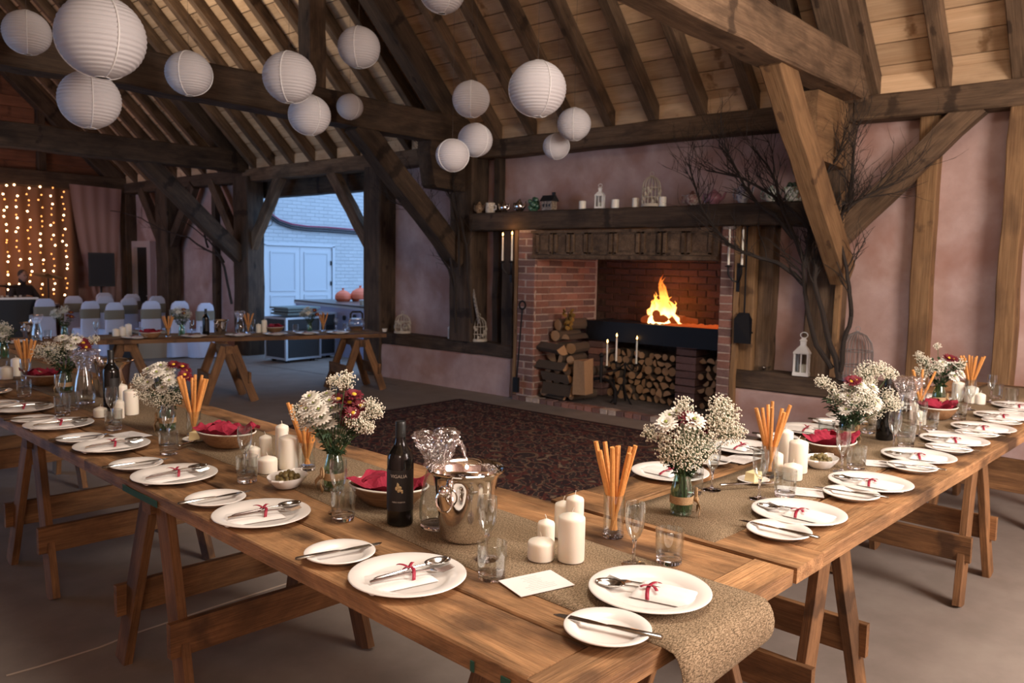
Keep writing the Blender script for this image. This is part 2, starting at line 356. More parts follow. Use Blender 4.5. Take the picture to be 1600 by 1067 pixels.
def beam(name, p0, p1, w, h, mat, parent=None, up=(0,0,1), seg=6, j=0.006, label=None, kind=None, taper=0.0):
    """a hewn timber from p0 to p1: local X along it, w across, h along up"""
    p0 = Vector(p0); p1 = Vector(p1); d = p1-p0; Lg = d.length; ex = d.normalized()
    ez = Vector(up); ez = (ez-ex*ez.dot(ex)).normalized(); ey = ez.cross(ex)
    mb = MB(); vs = []; fs = []
    ch = min(w, h)*0.06
    ring = [(-w/2+ch,-h/2),(w/2-ch,-h/2),(w/2,-h/2+ch),(w/2,h/2-ch),(w/2-ch,h/2),(-w/2+ch,h/2),(-w/2,h/2-ch),(-w/2,-h/2+ch)]
    for i in range(seg+1):
        t = i/seg; oy, oz = random.uniform(-j, j), random.uniform(-j, j); k = 1-taper*t
        for (a, b) in ring: vs.append((t*Lg, a*k+oy+random.uniform(-j, j)*0.3, b*k+oz+random.uniform(-j, j)*0.3))
    for i in range(seg):
        for k in range(8):
            k2 = (k+1) % 8; fs.append((i*8+k, i*8+k2, (i+1)*8+k2, (i+1)*8+k))
    fs.append(tuple(range(7, -1, -1))); fs.append(tuple(seg*8+k for k in range(8)))
    mb.add(vs, fs)
    o = mb.build(name, mat, parent, kind=kind, label=label)
    m = Matrix(((ex.x, ey.x, ez.x, p0.x), (ex.y, ey.y, ez.y, p0.y), (ex.z, ey.z, ez.z, p0.z), (0,0,0,1)))
    if parent is not None: m = parent.matrix_basis.inverted() @ m
    o.matrix_basis = m
    return o
# ================================================================== the hall
YL, YR, XF, XB = 16.5, -3.2, -1.9, 7.24        # gable left, gable right, wall behind the camera, plaster of the fireplace wall
RZ = 2.97; RIDX = 2.6
fl = MB().box((6.0, 7.0, -0.1), (22, 26, 0.2)).build('floor', MT['floor'], kind='structure')
def crack(pts, w, mat):
    mb = MB(); P = [at_z(x, y, 0.0) for x, y in pts]
    for a, b in zip(P, P[1:]):
        n = (b-a).cross(Vector((0,0,1))).normalized()*w
        mb.add([a-n+Vector((0,0,.001)), b-n+Vector((0,0,.001)), b+n+Vector((0,0,.001)), a+n+Vector((0,0,.001)),
                a-n+Vector((0,0,.002)), b-n+Vector((0,0,.002)), b+n+Vector((0,0,.002)), a+n+Vector((0,0,.002))], [(4,5,6,7),(0,1,5,4),(1,2,6,5),(2,3,7,6),(3,0,4,7)])
    return mb.build('joint_line', mat, fl)
crack([(10, 1056), (60, 1042), (155, 1012), (205, 992), (330, 950), (470, 905)], 0.006, plain('pale_joint', (0.52, 0.42, 0.34), 0.9))
crack([(520, 640), (700, 700)], 0.004, MT['soot']); crack([(405, 570), (620, 602)], 0.004, MT['soot'])
# --- fireplace wall
wb = setting('wall_back')
def panel(y0, y1, z0, z1, x=XB, t=0.16, nm='plaster_panel', mat=None, par=None):
    ny = max(2, int((y1-y0)/0.25)); nz = max(2, int((z1-z0)/0.25))
    mb = MB(); mb.box((x+t/2+0.01, (y0+y1)/2, (z0+z1)/2), (t, y1-y0, z1-z0))
    def fn(u, v):
        y = y0+(y1-y0)*u; z = z0+(z1-z0)*v
        return Vector((x-0.012*mnoise.noise((y*1.3, z*1.3, x)) + (0.0), y, z))
    mb.grid(fn, ny, nz, True)
    return mb.build(nm, mat or MT['plaster'], par or wb)
panel(YR, 3.36, 0.5, 2.85); panel(5.98, 8.5, 0.5, 2.85); panel(3.36, 5.98, 1.95, 2.85); panel(12.0, YL, 0.0, 2.85)
def lowwall(y0, y1, z1):
    mb = MB()
    ny = int((y1-y0)/0.15)
    def fn(u, v):      # front face rolling over the top edge
        y = y0+(y1-y0)*u; n = 0.012*mnoise.noise((y*2, v*3, 3.3))
        s = v*5
        if s < 4: return Vector((7.0-n, y, z1*s/4.2))
        if s < 4.6: return Vector((7.0-n+0.02*(s-4)/0.6, y, z1*4/4.2+(z1*0.2/4.2)*(s-4)/0.6))
        return Vector((7.0+0.22*(s-4.4), y, z1))
    mb.grid(fn, ny, 15)
    mb.box((7.14, (y0+y1)/2, z1/2-0.005), (0.24, y1-y0, z1-0.01))
    return mb.build('plinth_wall', MT['plaster'], wb)
lowwall(YR, 3.36, 0.43); lowwall(6.12, 8.72, 0.45)
beam('sill_beam', (7.13, YR, 0.515), (7.13, 3.36, 0.515), 0.25, 0.17, MT['oakdark'], wb, seg=20)
beam('sill_beam', (7.13, 6.1, 0.525), (7.13, 8.76, 0.525), 0.25, 0.15, MT['oakdark'], wb, seg=12)
for y0, y1 in ((YR, 2.4), (2.4, 7.0), (7.0, 11.9), (11.9, YL)):
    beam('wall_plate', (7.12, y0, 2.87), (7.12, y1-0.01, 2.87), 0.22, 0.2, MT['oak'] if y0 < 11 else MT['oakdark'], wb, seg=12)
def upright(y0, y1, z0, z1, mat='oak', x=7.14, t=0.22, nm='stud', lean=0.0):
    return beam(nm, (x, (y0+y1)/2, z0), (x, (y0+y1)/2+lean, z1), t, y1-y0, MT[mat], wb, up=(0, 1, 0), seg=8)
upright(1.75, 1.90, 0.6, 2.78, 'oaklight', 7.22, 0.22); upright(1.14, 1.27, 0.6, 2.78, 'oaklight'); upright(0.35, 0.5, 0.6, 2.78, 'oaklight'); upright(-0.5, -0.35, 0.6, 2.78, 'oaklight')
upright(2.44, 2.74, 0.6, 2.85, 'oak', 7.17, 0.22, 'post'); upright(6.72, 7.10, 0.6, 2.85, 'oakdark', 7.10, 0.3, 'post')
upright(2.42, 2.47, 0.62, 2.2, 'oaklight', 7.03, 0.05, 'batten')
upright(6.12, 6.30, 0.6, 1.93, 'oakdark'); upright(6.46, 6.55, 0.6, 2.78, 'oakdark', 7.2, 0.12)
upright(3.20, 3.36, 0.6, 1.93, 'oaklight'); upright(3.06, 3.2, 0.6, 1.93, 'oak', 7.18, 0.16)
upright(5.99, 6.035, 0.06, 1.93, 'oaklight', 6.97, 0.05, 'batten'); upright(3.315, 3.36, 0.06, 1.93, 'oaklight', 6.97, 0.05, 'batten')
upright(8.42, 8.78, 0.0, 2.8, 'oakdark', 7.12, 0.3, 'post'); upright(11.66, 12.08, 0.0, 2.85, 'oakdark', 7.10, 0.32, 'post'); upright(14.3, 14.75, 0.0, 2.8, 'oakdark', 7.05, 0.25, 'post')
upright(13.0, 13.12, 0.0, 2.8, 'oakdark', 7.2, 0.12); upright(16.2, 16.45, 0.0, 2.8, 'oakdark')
# short curved blocks under the tie beams
def corbel(y, x=6.95):
    mb = MB(); prof = [(0.1, 2.92), (-0.60, 2.92), (-0.62, 2.80), (-0.54, 2.43), (-0.50, 2.40), (0.1, 2.38)]
    n = len(prof); vs = [(x+a, y-0.11, z) for a, z in prof]+[(x+a, y+0.11, z) for a, z in prof]
    mb.add(vs, [tuple(range(n)), tuple(range(2*n-1, n-1, -1))]+[(i, i+n, (i+1) % n+n, (i+1) % n) for i in range(n)])
    return mb.build('corbel', MT['oaklight'] if y < 4 else MT['oakdark'], wb)
def braced(y0, z0, y1, z1, mat, w=0.16, x=7.05, t=0.12):
    beam('brace', (x, y0, z0), (x, y1, z1), t, w, MT[mat], wb, up=(0, 0, 1), seg=6)
braced(1.50, 2.82, 2.47, 1.83, 'oak', 0.185, 7.09, 0.12)
braced(9.62, 2.80, 8.72, 1.72, 'oak', 0.17, 7.08); braced(10.9, 2.82, 11.72, 1.75, 'oak', 0.17, 7.08)
braced(12.9, 2.82, 12.05, 1.75, 'oak', 0.17); braced(13.5, 2.8, 14.35, 1.8, 'oakdark', 0.2); braced(15.5, 2.8, 14.7, 1.8, 'oakdark', 0.2)
beam('lintel', (7.42, 8.5, 2.69), (7.42, 11.9, 2.69), 0.18, 0.30, MT['oakdark'], wb, seg=8)
# --- trusses
def truss(y, mat, w=0.25, posts=()):
    t = setting('roof_truss')
    beam('tie_beam', (XF, y, 3.08), (7.25, y, 3.08), w, 0.32, MT[mat], t, seg=26, j=0.012)
    for s in (1, -1):
        x0 = RIDX+s*4.42
        beam('principal_rafter', (x0, y, 3.0), (RIDX+s*0.05, y, 3.0+4.37-0.1), w*0.9, 0.26, MT[mat], t, seg=10)
    for px_ in posts:
        beam('queen_post', (px_, y, 3.2), (px_, y, 3.0+4.3-abs(px_-RIDX)-0.2), 0.2, 0.2, MT['oak'], t, up=(1, 0, 0), seg=8)
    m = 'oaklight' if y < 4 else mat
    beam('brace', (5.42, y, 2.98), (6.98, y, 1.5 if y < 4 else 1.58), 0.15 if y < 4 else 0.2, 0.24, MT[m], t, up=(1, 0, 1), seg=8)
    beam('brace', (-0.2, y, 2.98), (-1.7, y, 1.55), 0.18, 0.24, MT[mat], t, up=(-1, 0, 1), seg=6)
    return t
truss(2.40, 'oak', 0.24, (4.87,)); truss(6.95, 'oakdark', 0.26, (4.88, 0.4)); truss(11.92, 'oakdark', 0.28, (0.4,))
corbel(2.55); corbel(6.95, 7.0)
# --- roof: rafters, boards, felt
ce = setting('ceiling')
S2 = math.sqrt(0.5)
def slope(s, u, off):      # u metres up the slope from the plate, off metres outwards
    return RIDX+s*(4.5-(u)*S2+off*S2), RZ+u*S2+off*S2
ULEN = 4.5/S2
ry = [-2.75+0.0*i for i in range(0)]
y = -2.94
while y < YL-0.1:
    ry.append(y); y += 0.52
ry = [v for v in ry if min(abs(v-2.4), abs(v-6.95), abs(v-11.92)) > 0.10]
for y in ry:
    for s in ((1, -1) if y > -1 else (1,)):
        xa, za = slope(s, -0.12, 0.03); xb, zb = slope(s, ULEN, 0.03)
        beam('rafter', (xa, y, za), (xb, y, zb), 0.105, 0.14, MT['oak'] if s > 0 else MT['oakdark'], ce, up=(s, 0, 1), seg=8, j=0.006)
rows = 33; bw = (ULEN+0.25)/rows
for s in (1, -1):
    for i in range(rows):
        u = -0.2+bw*(i+0.5); x, z = slope(s, u, 0.115)
        cuts = [YR]+([2.0+random.choice((0, 0.52, 1.04)), 5.6+random.choice((0, .52)), 8.8+random.choice((0, 1.04)), 12.4] if s > 0 else [6.5])+[YL]
        for a, b in zip(cuts, cuts[1:]):
            beam('roof_board', (x, a, z), (x, b-0.003, z), 0.02, bw-0.011, MT['board'], ce, up=(-s*S2, 0, S2), seg=1, j=0.001)
mb = MB()
for s in (1, -1):
    xa, za = slope(s, -0.4, 0.16); xb, zb = slope(s, ULEN+0.2, 0.16); n = Vector((s*S2, 0, S2))*0.03
    P = [Vector((xa, YR-.3, za)), Vector((xa, YL+.3, za)), Vector((xb, YL+.3, zb)), Vector((xb, YR-.3, zb))]
    mb.hexa(P+[p+n for p in P])
mb.build('roofing_felt', MT['soot'], ce)
for a, b in zip(ry, ry[1:]):
    if b-a < 0.8: beam('eave_board', (7.08, a+0.053, 3.045), (7.08, b-0.053, 3.045), 0.022, 0.15, MT['board'], ce, seg=1, j=0.001)
MB().box((7.30, 6.5, 3.0), (0.14, 20, 0.3)).build('eave_filling', MT['soot'], ce)
# --- the other walls
wf = setting('wall_front')
for y0, y1, z0, z1 in ((YR-.2, 7.3, 0, 3.1), (11.7, 12.1, 0, 3.1), (16.0, YL+.2, 0, 3.1), (7.3, 16.0, 2.75, 3.1)):      # unseen openings across the hall, widened to let in blue daylight
    MB().box((XF-0.1, (y0+y1)/2, (z0+z1)/2), (0.2, y1-y0, z1-z0)).build('plaster_panel', MT['plaster'], wf)
wr = setting('wall_right'); wl = setting('wall_left')
def gable(y, par, mat):
    mb = MB(); a = [(XF-.1, y, 0), (7.3, y, 0), (7.3, y, 3.0), (RIDX, y, 7.75), (XF-.1, y, 3.0)]
    mb.add(a+[(x, y+.12, z) for x, _, z in a], [(0,1,2,3,4),(9,8,7,6,5)]+[(i,(i+1)%5,(i+1)%5+5,i+5) for i in range(5)])
    return mb.build('plaster_panel', mat, par)
gable(YR-0.12, wr, MT['plaster']); gable(YL+0.03, wl, MT['plaster'])
for i in range(24):       # boarded gable over the lights
    z = 3.05+i*0.19; half = min(4.5, 7.47-z)
    if half > 0.1: beam('gable_board', (RIDX-half, YL-0.01, z+.09), (RIDX+half, YL-0.01, z+.09), 0.03, 0.184, MT['redboard'], wl, seg=2, j=0.001)
beam('tie_beam', (XF, YL-0.15, 2.93), (7.2, YL-0.15, 2.93), 0.25, 0.3, MT['oakdark'], wl, seg=10)
for s in (1, -1): beam('principal_rafter', (RIDX+s*4.35, YL-0.15, 3.0), (RIDX+s*0.05, YL-0.15, 7.25), 0.22, 0.28, MT['oakdark'], wl, seg=8)
beam('stud', (5.62, YL-.1, 3.05), (5.62, YL-.1, 4.2), 0.14, 0.14, MT['oakdark'], wl, up=(1, 0, 0))
# --- side door at the far end of the fireplace wall
d1 = setting('door_1')
dz = 1.80
for a, b, z0, z1 in ((15.42, 15.56, 0, dz+.06), (16.1, 16.22, 0, dz+.06), (15.56, 16.1, dz-.06, dz+.06)):
    MB().box((7.19, (a+b)/2, (z0+z1)/2), (0.12, b-a, z1-z0)).build('door_frame', plain('pale_door_frame', (0.50, 0.38, 0.34), 0.6), d1)
MB().box((7.22, 15.83, 0.87), (0.05, 0.54, 1.74)).build('door_leaf', MT['black'], d1)
MB().box((7.18, 15.64, 0.8), (0.03, 0.1, 0.02)).build('door_handle', MT['alu'], d1)

# ================================================================== the yard beyond the opening
def whitebrick():
    m, nt, b = newmat('whitewashed_brick'); L = nt.links.new
    tc = N(nt, 'ShaderNodeTexCoord'); mp = N(nt, 'ShaderNodeMapping'); mp.inputs['Rotation'].default_value = (PI/2, 0, 0); L(tc.outputs['Object'], mp.inputs['Vector'])
    br = N(nt, 'ShaderNodeTexBrick'); br.inputs['Scale'].default_value = 1.0; br.inputs['Mortar Size'].default_value = 0.008; br.inputs['Mortar Smooth'].default_value = 0.6
    br.inputs['Brick Width'].default_value = 0.23; br.inputs['Row Height'].default_value = 0.078
    br.inputs['Color1'].default_value = (0.44, 0.45, 0.465, 1); br.inputs['Color2'].default_value = (0.40, 0.41, 0.425, 1); br.inputs['Mortar'].default_value = (0.355, 0.365, 0.38, 1)
    L(mp.outputs[0], br.inputs['Vector']); L(br.outputs['Color'], b.inputs['Base Color']); b.inputs['Roughness'].default_value = 0.8
    bp = N(nt, 'ShaderNodeBump'); bp.inputs['Strength'].default_value = 0.7; bp.inputs['Distance'].default_value = 0.02; bp.invert = True
    L(br.outputs['Fac'], bp.inputs['Height']); L(bp.outputs['Normal'], b.inputs['Normal'])
    return m
YW2 = 15.0
wy = setting('wall_yard')
MB().box((12.0, YW2+0.15, 2.6), (8.8, 0.3, 5.2)).build('brick_face', whitebrick(), wy)
d2 = setting('door_2')
A = at_y(413, 383, YW2); B = at_y(516, 388, YW2); dx0, dx1, dzt = A.x, B.x, (A.z+B.z)/2
xm = (dx0+dx1)/2
for a, b in ((dx0, xm-.005), (xm+.005, dx1)):
    w = b-a
    leaf = MB().box(((a+b)/2, YW2-0.02, dzt/2), (w, 0.05, dzt)).build('door_leaf', MT['doorpaint'], d2)
    for z0, z1 in ((0.12, 0.78), (0.92, dzt-0.14)):
        mb = MB(); i = 0.13; c = (a+b)/2
        for q in ((c, (z0-0.015), w-2*i+.06, 0.03), (c, z1+0.015, w-2*i+.06, 0.03), (a+i-.015, (z0+z1)/2, 0.03, z1-z0), (b-i+.015, (z0+z1)/2, 0.03, z1-z0)):
            mb.box((q[0], YW2-0.052, q[1]), (q[2], 0.02, q[3]))
        mb.box((c, YW2-0.046, (z0+z1)/2), (w-2*i, 0.012, z1-z0))
        mb.build('door_panel', plain('door_panel_paint', (0.42, 0.44, 0.47), 0.5), leaf)
for q in ((dx0-.04, dzt/2, .06, dzt+.06), (dx1+.04, dzt/2, .06, dzt+.06), (xm, dzt+.04, dx1-dx0+.14, .06)):
    MB().box((q[0], YW2-0.03, q[1]), (q[2], 0.09, q[3])).build('door_frame', MT['doorpaint'], d2)
for z in (0.6, 1.05, 1.5): MB().box((dx1-.02, YW2-.06, z), (.03, .03, .09)).build('hinge', MT['iron'], d2)
# cables slung along the whitewashed wall
def ypath(pts, Y): return [at_y(x, y, Y) for x, y in pts]
for k, (dy, col) in enumerate(((0, (0.012, 0.012, 0.02)), (-3, (0.22, 0.02, 0.06)), (3.5, (0.012, 0.014, 0.02)))):
    o = MB().tube(ypath([(398, 300+dy), (408, 318+dy), (420, 334+dy), (436, 346+dy), (456, 353+dy), (480, 356.5+dy), (510, 358+dy), (545, 361+dy), (580, 364+dy), (640, 366+dy)], YW2-0.05), 0.018 if k else 0.024, 6).build('cable', plain('cable_sheath', col, 0.5))
    tag(o, ['thick black cable slung along the white brick wall', 'crimson cable slung along the white brick wall', 'thin black cable sagging lowest along the white brick wall'][k], 'cable')
o = MB().tube(ypath([(425, 306), (430, 318), (428, 338), (424, 352), (412, 356)], YW2-0.03), 0.008, 5).build('cable', MT['cord']); tag(o, 'thin grey wire looping down white wall beside the cable bundle', 'cable')
o = MB().tube(ypath([(407, 372), (407, 500)], YW2-0.05), 0.022, 8).build('downpipe', MT['doorpaint']); tag(o, 'narrow white pipe running down white wall left of doors', 'pipe')
def ybox(nm, lab, cat, px, py, w, h, d, mat, extra=None):
    c = at_y(px, py, YW2-0.06); t = thing(nm, lab, cat, c)
    MB().box((0, 0, 0), (w, d, h)).build('casing', mat, t)
    MB().box((0, -d/2-.006, h*0.1), (w*0.7, 0.012, h*0.3)).build('cover', extra or MT['alu'], t); return t
ybox('meter_box', 'grey meter box on white wall, upper one left of double doors', 'meter box', 397, 425, .2, .16, .12, plain('grey_box', (0.20, 0.22, 0.25), .5))
ybox('meter_box', 'small dark switch box on white wall below the meter box', 'switch box', 397, 446, .16, .12, .1, plain('dark_box', (0.10, 0.11, 0.13), .5))
ybox('wall_sign', 'small round red sign on white wall low beside the doors', 'sign', 396, 487, .14, .12, .02, plain('red_sign', (0.42, 0.03, 0.05), .5), MT['doorpaint'])
for k, yy in enumerate((364, 372)):
    c = at_y(399, yy-2, YW2-.1); o = MB().tube([c-Vector((.1,0,0)), c+Vector((.14,0,0))], .028, 8).build('pipe', plain('blue_grey_pipe', (0.22, 0.27, 0.33), .4)); tag(o, ['horizontal grey pipe stub high on white wall, upper of pair', 'horizontal grey pipe stub high on white wall, lower of pair'][k], 'pipe')
# serving counter with a cloth, net bags on it
ZC = 0.83; cf0 = at_z(462, 469.5, ZC); cf1 = at_z(580, 481.5, ZC); cd = (cf1-cf0).normalized(); cn = Vector((-cd.y, cd.x, 0))
cr_ = math.atan2(cd.y, cd.x)
ct = thing('serving_counter', 'serving counter behind opening draped in pale blue cloth with dark rosettes', 'counter', (cf0.x, cf0.y, 0), cr_)
CL = 3.0
MB().box((CL/2, 0.34, ZC), (CL+.04, 0.72, 0.035)).build('worktop', plain('dark_worktop', (0.05, 0.04, 0.035), .3), ct)
MB().box((CL/2, -0.012, ZC-.03), (CL+.04, 0.02, 0.035)).build('edge_strip', MT['doorpaint'], ct)
def clothfn(u, v): return Vector((CL*u, 0.0+0.018*math.sin(u*48)*(1-v)-0.02*(1-v), (ZC-.02)*v))
MB().grid(clothfn, 110, 6).box((CL/2, 0.36, ZC/2-.01), (CL-.04, 0.6, ZC-.02)).build('cloth', plain('pale_blue_cloth', (0.42, 0.46, 0.68), .85), ct)
for i in range(9):
    mb = MB()
    for k in range(6): mb.ball((.2+i*.33+.025*math.cos(k*PI/3), -.045, ZC-.16-.035*(i % 2)+.025*math.sin(k*PI/3)), .02, 6, 4)
    mb.build('rosette', MT['black'], ct)
for k, (px_, py_, w) in enumerate(((528, 469, .14), (555, 469, .17))):
    c = at_z(px_, py_+1.5, ZC+.02)+cn*0.1
    t = thing('net_bag', ['orange net bag of onions on counter, smaller left one', 'orange net bag of onions on counter, larger right one with knot'][k], 'net bag', c, random.random())
    mb = MB()
    for i in range(16):
        a = random.random()*2*PI; r = w*0.72*math.sqrt(random.random()); z = .04+.15*random.random()*(1-r/w)
        mb.ball((r*math.cos(a), r*math.sin(a), z), .042, 8, 6)
    mb.build('onions', plain('onion_skin', (0.40, 0.13, 0.05), .5, var=.3), t, kind='stuff')
    def bag(u, v, w=w):
        a = 2*PI*u; p = [(0.78, 0), (1.02, .05), (1.0, .11), (.80, .165), (.42, .205), (.08, .225), (.16, .26)]
        i = min(int(v*6), 5); q = v*6-i; r = (p[i][0]*(1-q)+p[i+1][0]*q)*w; z = p[i][1]*(1-q)+p[i+1][1]*q
        return Vector((r*math.cos(a)*(1+.05*math.sin(5*a)), r*math.sin(a), z*(w/.13)*.80))
    MB().grid(bag, 20, 18).build('net', plain('orange_net', (0.62, 0.12, 0.05), .6), t)
t = thing('tap', 'dark curved kitchen tap standing at counter beside net bags', 'tap', at_z(571, 472, ZC+.02)+cn*.3)
MB().tube([(0,0,0),(0,0,.2),(-.03,0,.26),(-.1,0,.27),(-.13,0,.22)], .014, 8).build('spout', MT['iron'], t); MB().tube([(.02,0,.03),(.07,0,.06)], .01).build('lever', MT['iron'], t)
t = thing('food_tub', 'small cream plastic tub on counter edge below net bags', 'tub', at_z(563, 476.5, ZC+.02)+cn*.05)
MB().lathe([(0,0),(.05,0),(.06,.07),(.062,.07)], 16).build('tub', MT['creammetal'], t); MB().lathe([(0,.072),(.064,.072),(.064,.082),(0,.085)], 16).build('lid', MT['doorpaint'], t)
# flight cases and crates on the yard side
def case(lab, x, y, w, d, h, rz, z=0.0, mat='black'):
    t = thing('flight_case', lab, 'flight case', (x, y, z), rz)
    MB().box((0, 0, h/2+.05), (w, d, h)).build('shell', MT[mat], t)
    for sx in (-1, 1):
        for sy in (-1, 1):
            MB().box((sx*w/2, sy*d/2, h/2+.05), (.035, .035, h+.02)).build('corner_edge', MT['alu'], t)
            MB().box((sx*(w/2-.08), sy*(d/2-.08), .025), (.06, .03, .05)).build('caster', MT['iron'], t)
    for z_ in (.06, h+.05):
        for sy in (-1, 1): MB().box((0, sy*d/2, z_), (w, .03, .03)).build('rim_edge', MT['alu'], t)
        for sx in (-1, 1): MB().box((sx*w/2, 0, z_), (.03, d, .03)).build('rim_edge', MT['alu'], t)
    MB().box((0, -d/2-.01, h*.75), (.2, .02, .08)).build('handle', MT['iron'], t); MB().box((-w/2-.01, 0, h*.75), (.02, .2, .08)).build('handle', MT['iron'], t)
    return t
p = at_z(445, 569, 0); r0 = 0.05
case('black flight case with metal edges and castors beneath opening', p.x+.36, p.y+.32, .62, .5, .62, r0)
case('tall black flight case beside counter cloth, right of castored case', p.x+.92, p.y+.5, .34, .5, .66, r0)
t = thing('plastic_crate', 'grey green slatted plastic crate stacked on the flight cases', 'crate', (p.x+.4, p.y+.32, .70), r0)
for k in range(2): MB().box((0, 0, .03+k*.05), (.58-.02*k, .42, .03)).build('slat', plain('crate_green', (0.10, 0.14, 0.14), .5), t)
MB().box((0, 0, .055), (.52, .36, .10)).build('bin', MT['black'], t); MB().box((0, 0, .12), (.6, .46, .025)).build('rim', plain('crate_rim', (0.14, 0.19, 0.19), .5), t)
p = at_z(528, 577, 0)
t = thing('castor_wheel', 'small black wheel with pale rim lying below counter', 'wheel', (p.x, p.y, .0), .6)
MB().lathe([(.055,-.02),(.085,-.02),(.085,.02),(.055,.02),(.055,-.02)], 18, (0,0,.086), rot=Euler((PI/2,0,0)).to_matrix()).build('tyre', MT['alu'], t)
MB().lathe([(0,-.012),(.056,-.012),(.056,.012),(0,.012)], 18, (0,0,.086), rot=Euler((PI/2,0,0)).to_matrix()).build('hub', MT['black'], t)
# ================================================================== fireplace
fp = thing('fireplace', 'wide brick inglenook fireplace under a dark oak mantel beam with panelled lintel', 'fireplace', (6.95, 4.65, 0))
FX = 6.95
def fpo(o):      # parts are laid out in hall coordinates
    o.location = Vector(o.location)-Vector((6.95, 4.65, 0)); return o
BX = 8.12; YLI, YRI = 5.73, 3.50
for ya, yb in ((YLI+.005, 5.975), (3.375, YRI-.005)):
    fpo(MB().box(((FX+BX)/2+.08, (ya+yb)/2, 1.0), (BX-FX+.16, yb-ya, 1.98)).build('mortar', MT['mortar'], fp))
fpo(MB().box((BX+.13, 4.65, 1.4), (.2, 2.7, 2.8)).box((7.75, 4.65, 2.4), (.5, 2.2, .1)).build('fireback', MT['sootmortar'], fp))
def bmesh_brick(l, h, t):
    mb = MB(); c = .006; j = .004
    def r(): return random.uniform(-j, j)
    vs = []
    for z in (-h/2, h/2):
        for x, y in ((-l/2, t), (l/2, t), (l/2, c), (l/2-c, 0), (-l/2+c, 0), (-l/2, c)):
            vs.append((x+r(), y+r()*.5, z+r()))
    return mb.add(vs, [(5,4,3,2,1,0), (6,7,8,9,10,11)]+[(i, (i+1) % 6, (i+1) % 6+6, i+6) for i in range(6)]).mesh('brick', None)
BR = {}
def brick(pos, yaw, l, mat, par, nm='brick', h=.0625, t=.05):
    key = (round(l, 3), mat, h, random.randrange(3))
    if key not in BR:
        me = bmesh_brick(l, h, t); me.materials.append(MT[mat]); BR[key] = me
    o = link(nm, BR[key], par, pos, (0, 0, yaw)); return o
H0 = 0.06; CR = 0.0765
nb = 0
rowsN = 24
for i in range(rowsN):
    z = H0+.04+CR*i
    # left pier face (looks towards -X) and its inner cheek (looks towards -Y)
    for (ya, yb) in (((5.985, YLI+.0),) if i % 2 else ((5.985, 5.87), (5.86, YLI))):
        fpo(brick((FX-.006, (ya+yb)/2, z), -PI/2, abs(ya-yb)-.010, random.choice(('brick', 'darkbrick')), fp)); nb += 1
    fpo(brick((FX-.006, (YRI+3.365)/2, z), -PI/2, (YRI-3.365)-.006 if i % 2 else .126, random.choice(('brick', 'brick', 'darkbrick')), fp)); nb += 1
    x = FX+.03+(0.0 if i % 2 else .112)
    if i % 2 == 0: fpo(brick((FX+.07, YLI-.006, z), 0, .10, 'brick', fp)); x = FX+.13
    while x < BX-.05:
        l = min(.215, BX-x-.01)
        if l > .06: fpo(brick((x+l/2, YLI-.006, z), 0, l, random.choice(('brick', 'brick', 'darkbrick')), fp)); nb += 1
        x += .225
    if 11 <= i <= 21:
        y = YLI-.02-(.11 if i % 2 else 0)
        while y > YRI+.05:
            l = min(.215, y-YRI); fpo(brick((BX+.02, y-l/2, z), -PI/2, l, 'sootbrick', fp)); nb += 1
            y -= .225
# hearth and its brick edge
fpo(MB().box((7.52, 4.65, .02), (1.15, 2.66, .04)).build('hearth_slab', speckled('hearth_stone', [(.10,.085,.075), (.18,.15,.13)], 8), fp))
for i in range(26):
    y = 6.0-.05-i*.1015; fpo(brick((6.93-.03, y, .025), -PI/2, .092, random.choice(('brick', 'darkbrick', 'mortar')), fp, 'hearth_brick', .05, .12))
# panelled lintel and mantel beam
fpo(MB().box((6.965, 4.65, 1.755), (.05, 2.24, .31)).build('lintel_panel', MT['oak'], fp))
pw = [.21, .185, .185, .27, .28, .20, .22, .24]; y = 5.72
for w in pw:
    mb = MB(); a, b = y-.03, y-w-.03+.02; z0, z1 = 1.675, 1.865
    for q in (((a+b)/2, z0-.012, a-b+.03, .024), ((a+b)/2, z1+.012, a-b+.03, .024)): mb.box((6.935, q[0], q[1]), (.025, q[2], q[3]))
    for yy in (a, b): mb.box((6.935, yy, (z0+z1)/2), (.025, .03, z1-z0+.03))
    mb.box((6.943, (a+b)/2, (z0+z1)/2), (.012, a-b-.07, z1-z0-.05))
    fpo(mb.build('carved_panel', MT['oak'], fp)); y -= w+.045
fpo(MB().box((6.93, 4.65, 1.625), (.04, 2.24, .035)).box((6.93, 4.65, 1.895), (.05, 2.24, .03)).build('lintel_moulding', MT['oak'], fp))
o = beam('mantel_beam', (7.0, 2.66, 2.02), (7.0, 6.66, 2.02), .30, .20, MT['oakdark'], fp, seg=24, j=.008)
# grate: iron tray with a deep lip on brick legs, logs below
TX = 7.60; GZ = at_x(1010, 508, TX).z
y0g, y1g = YRI+.02, at_x(916, 510, TX).y
fpo(MB().box((7.86, (y0g+y1g)/2, GZ-.02), (.50, y1g-y0g, .04)).box((TX+.015, (y0g+y1g)/2, GZ-.10), (.03, y1g-y0g, .22)).box((7.86, y1g-.015, GZ-.10), (.50, .03, .22)).build('fire_tray', MT['iron'], fp))
yl0, yl1 = at_x(941, 570, TX+.04).y, at_x(919, 570, TX+.04).y; yr0, yr1 = at_x(1087, 570, TX+.04).y, at_x(1056, 570, TX+.04).y
for ya, yb in ((yl0, yl1), (yr0, yr1)):
    for k in range(9): fpo(MB().box((7.79, (ya+yb)/2, .085+k*.079), (.30, yb-ya, .070), j=.004).build('grate_brick', MT[random.choice(('darkbrick', 'darkbrick', 'brick'))], fp))
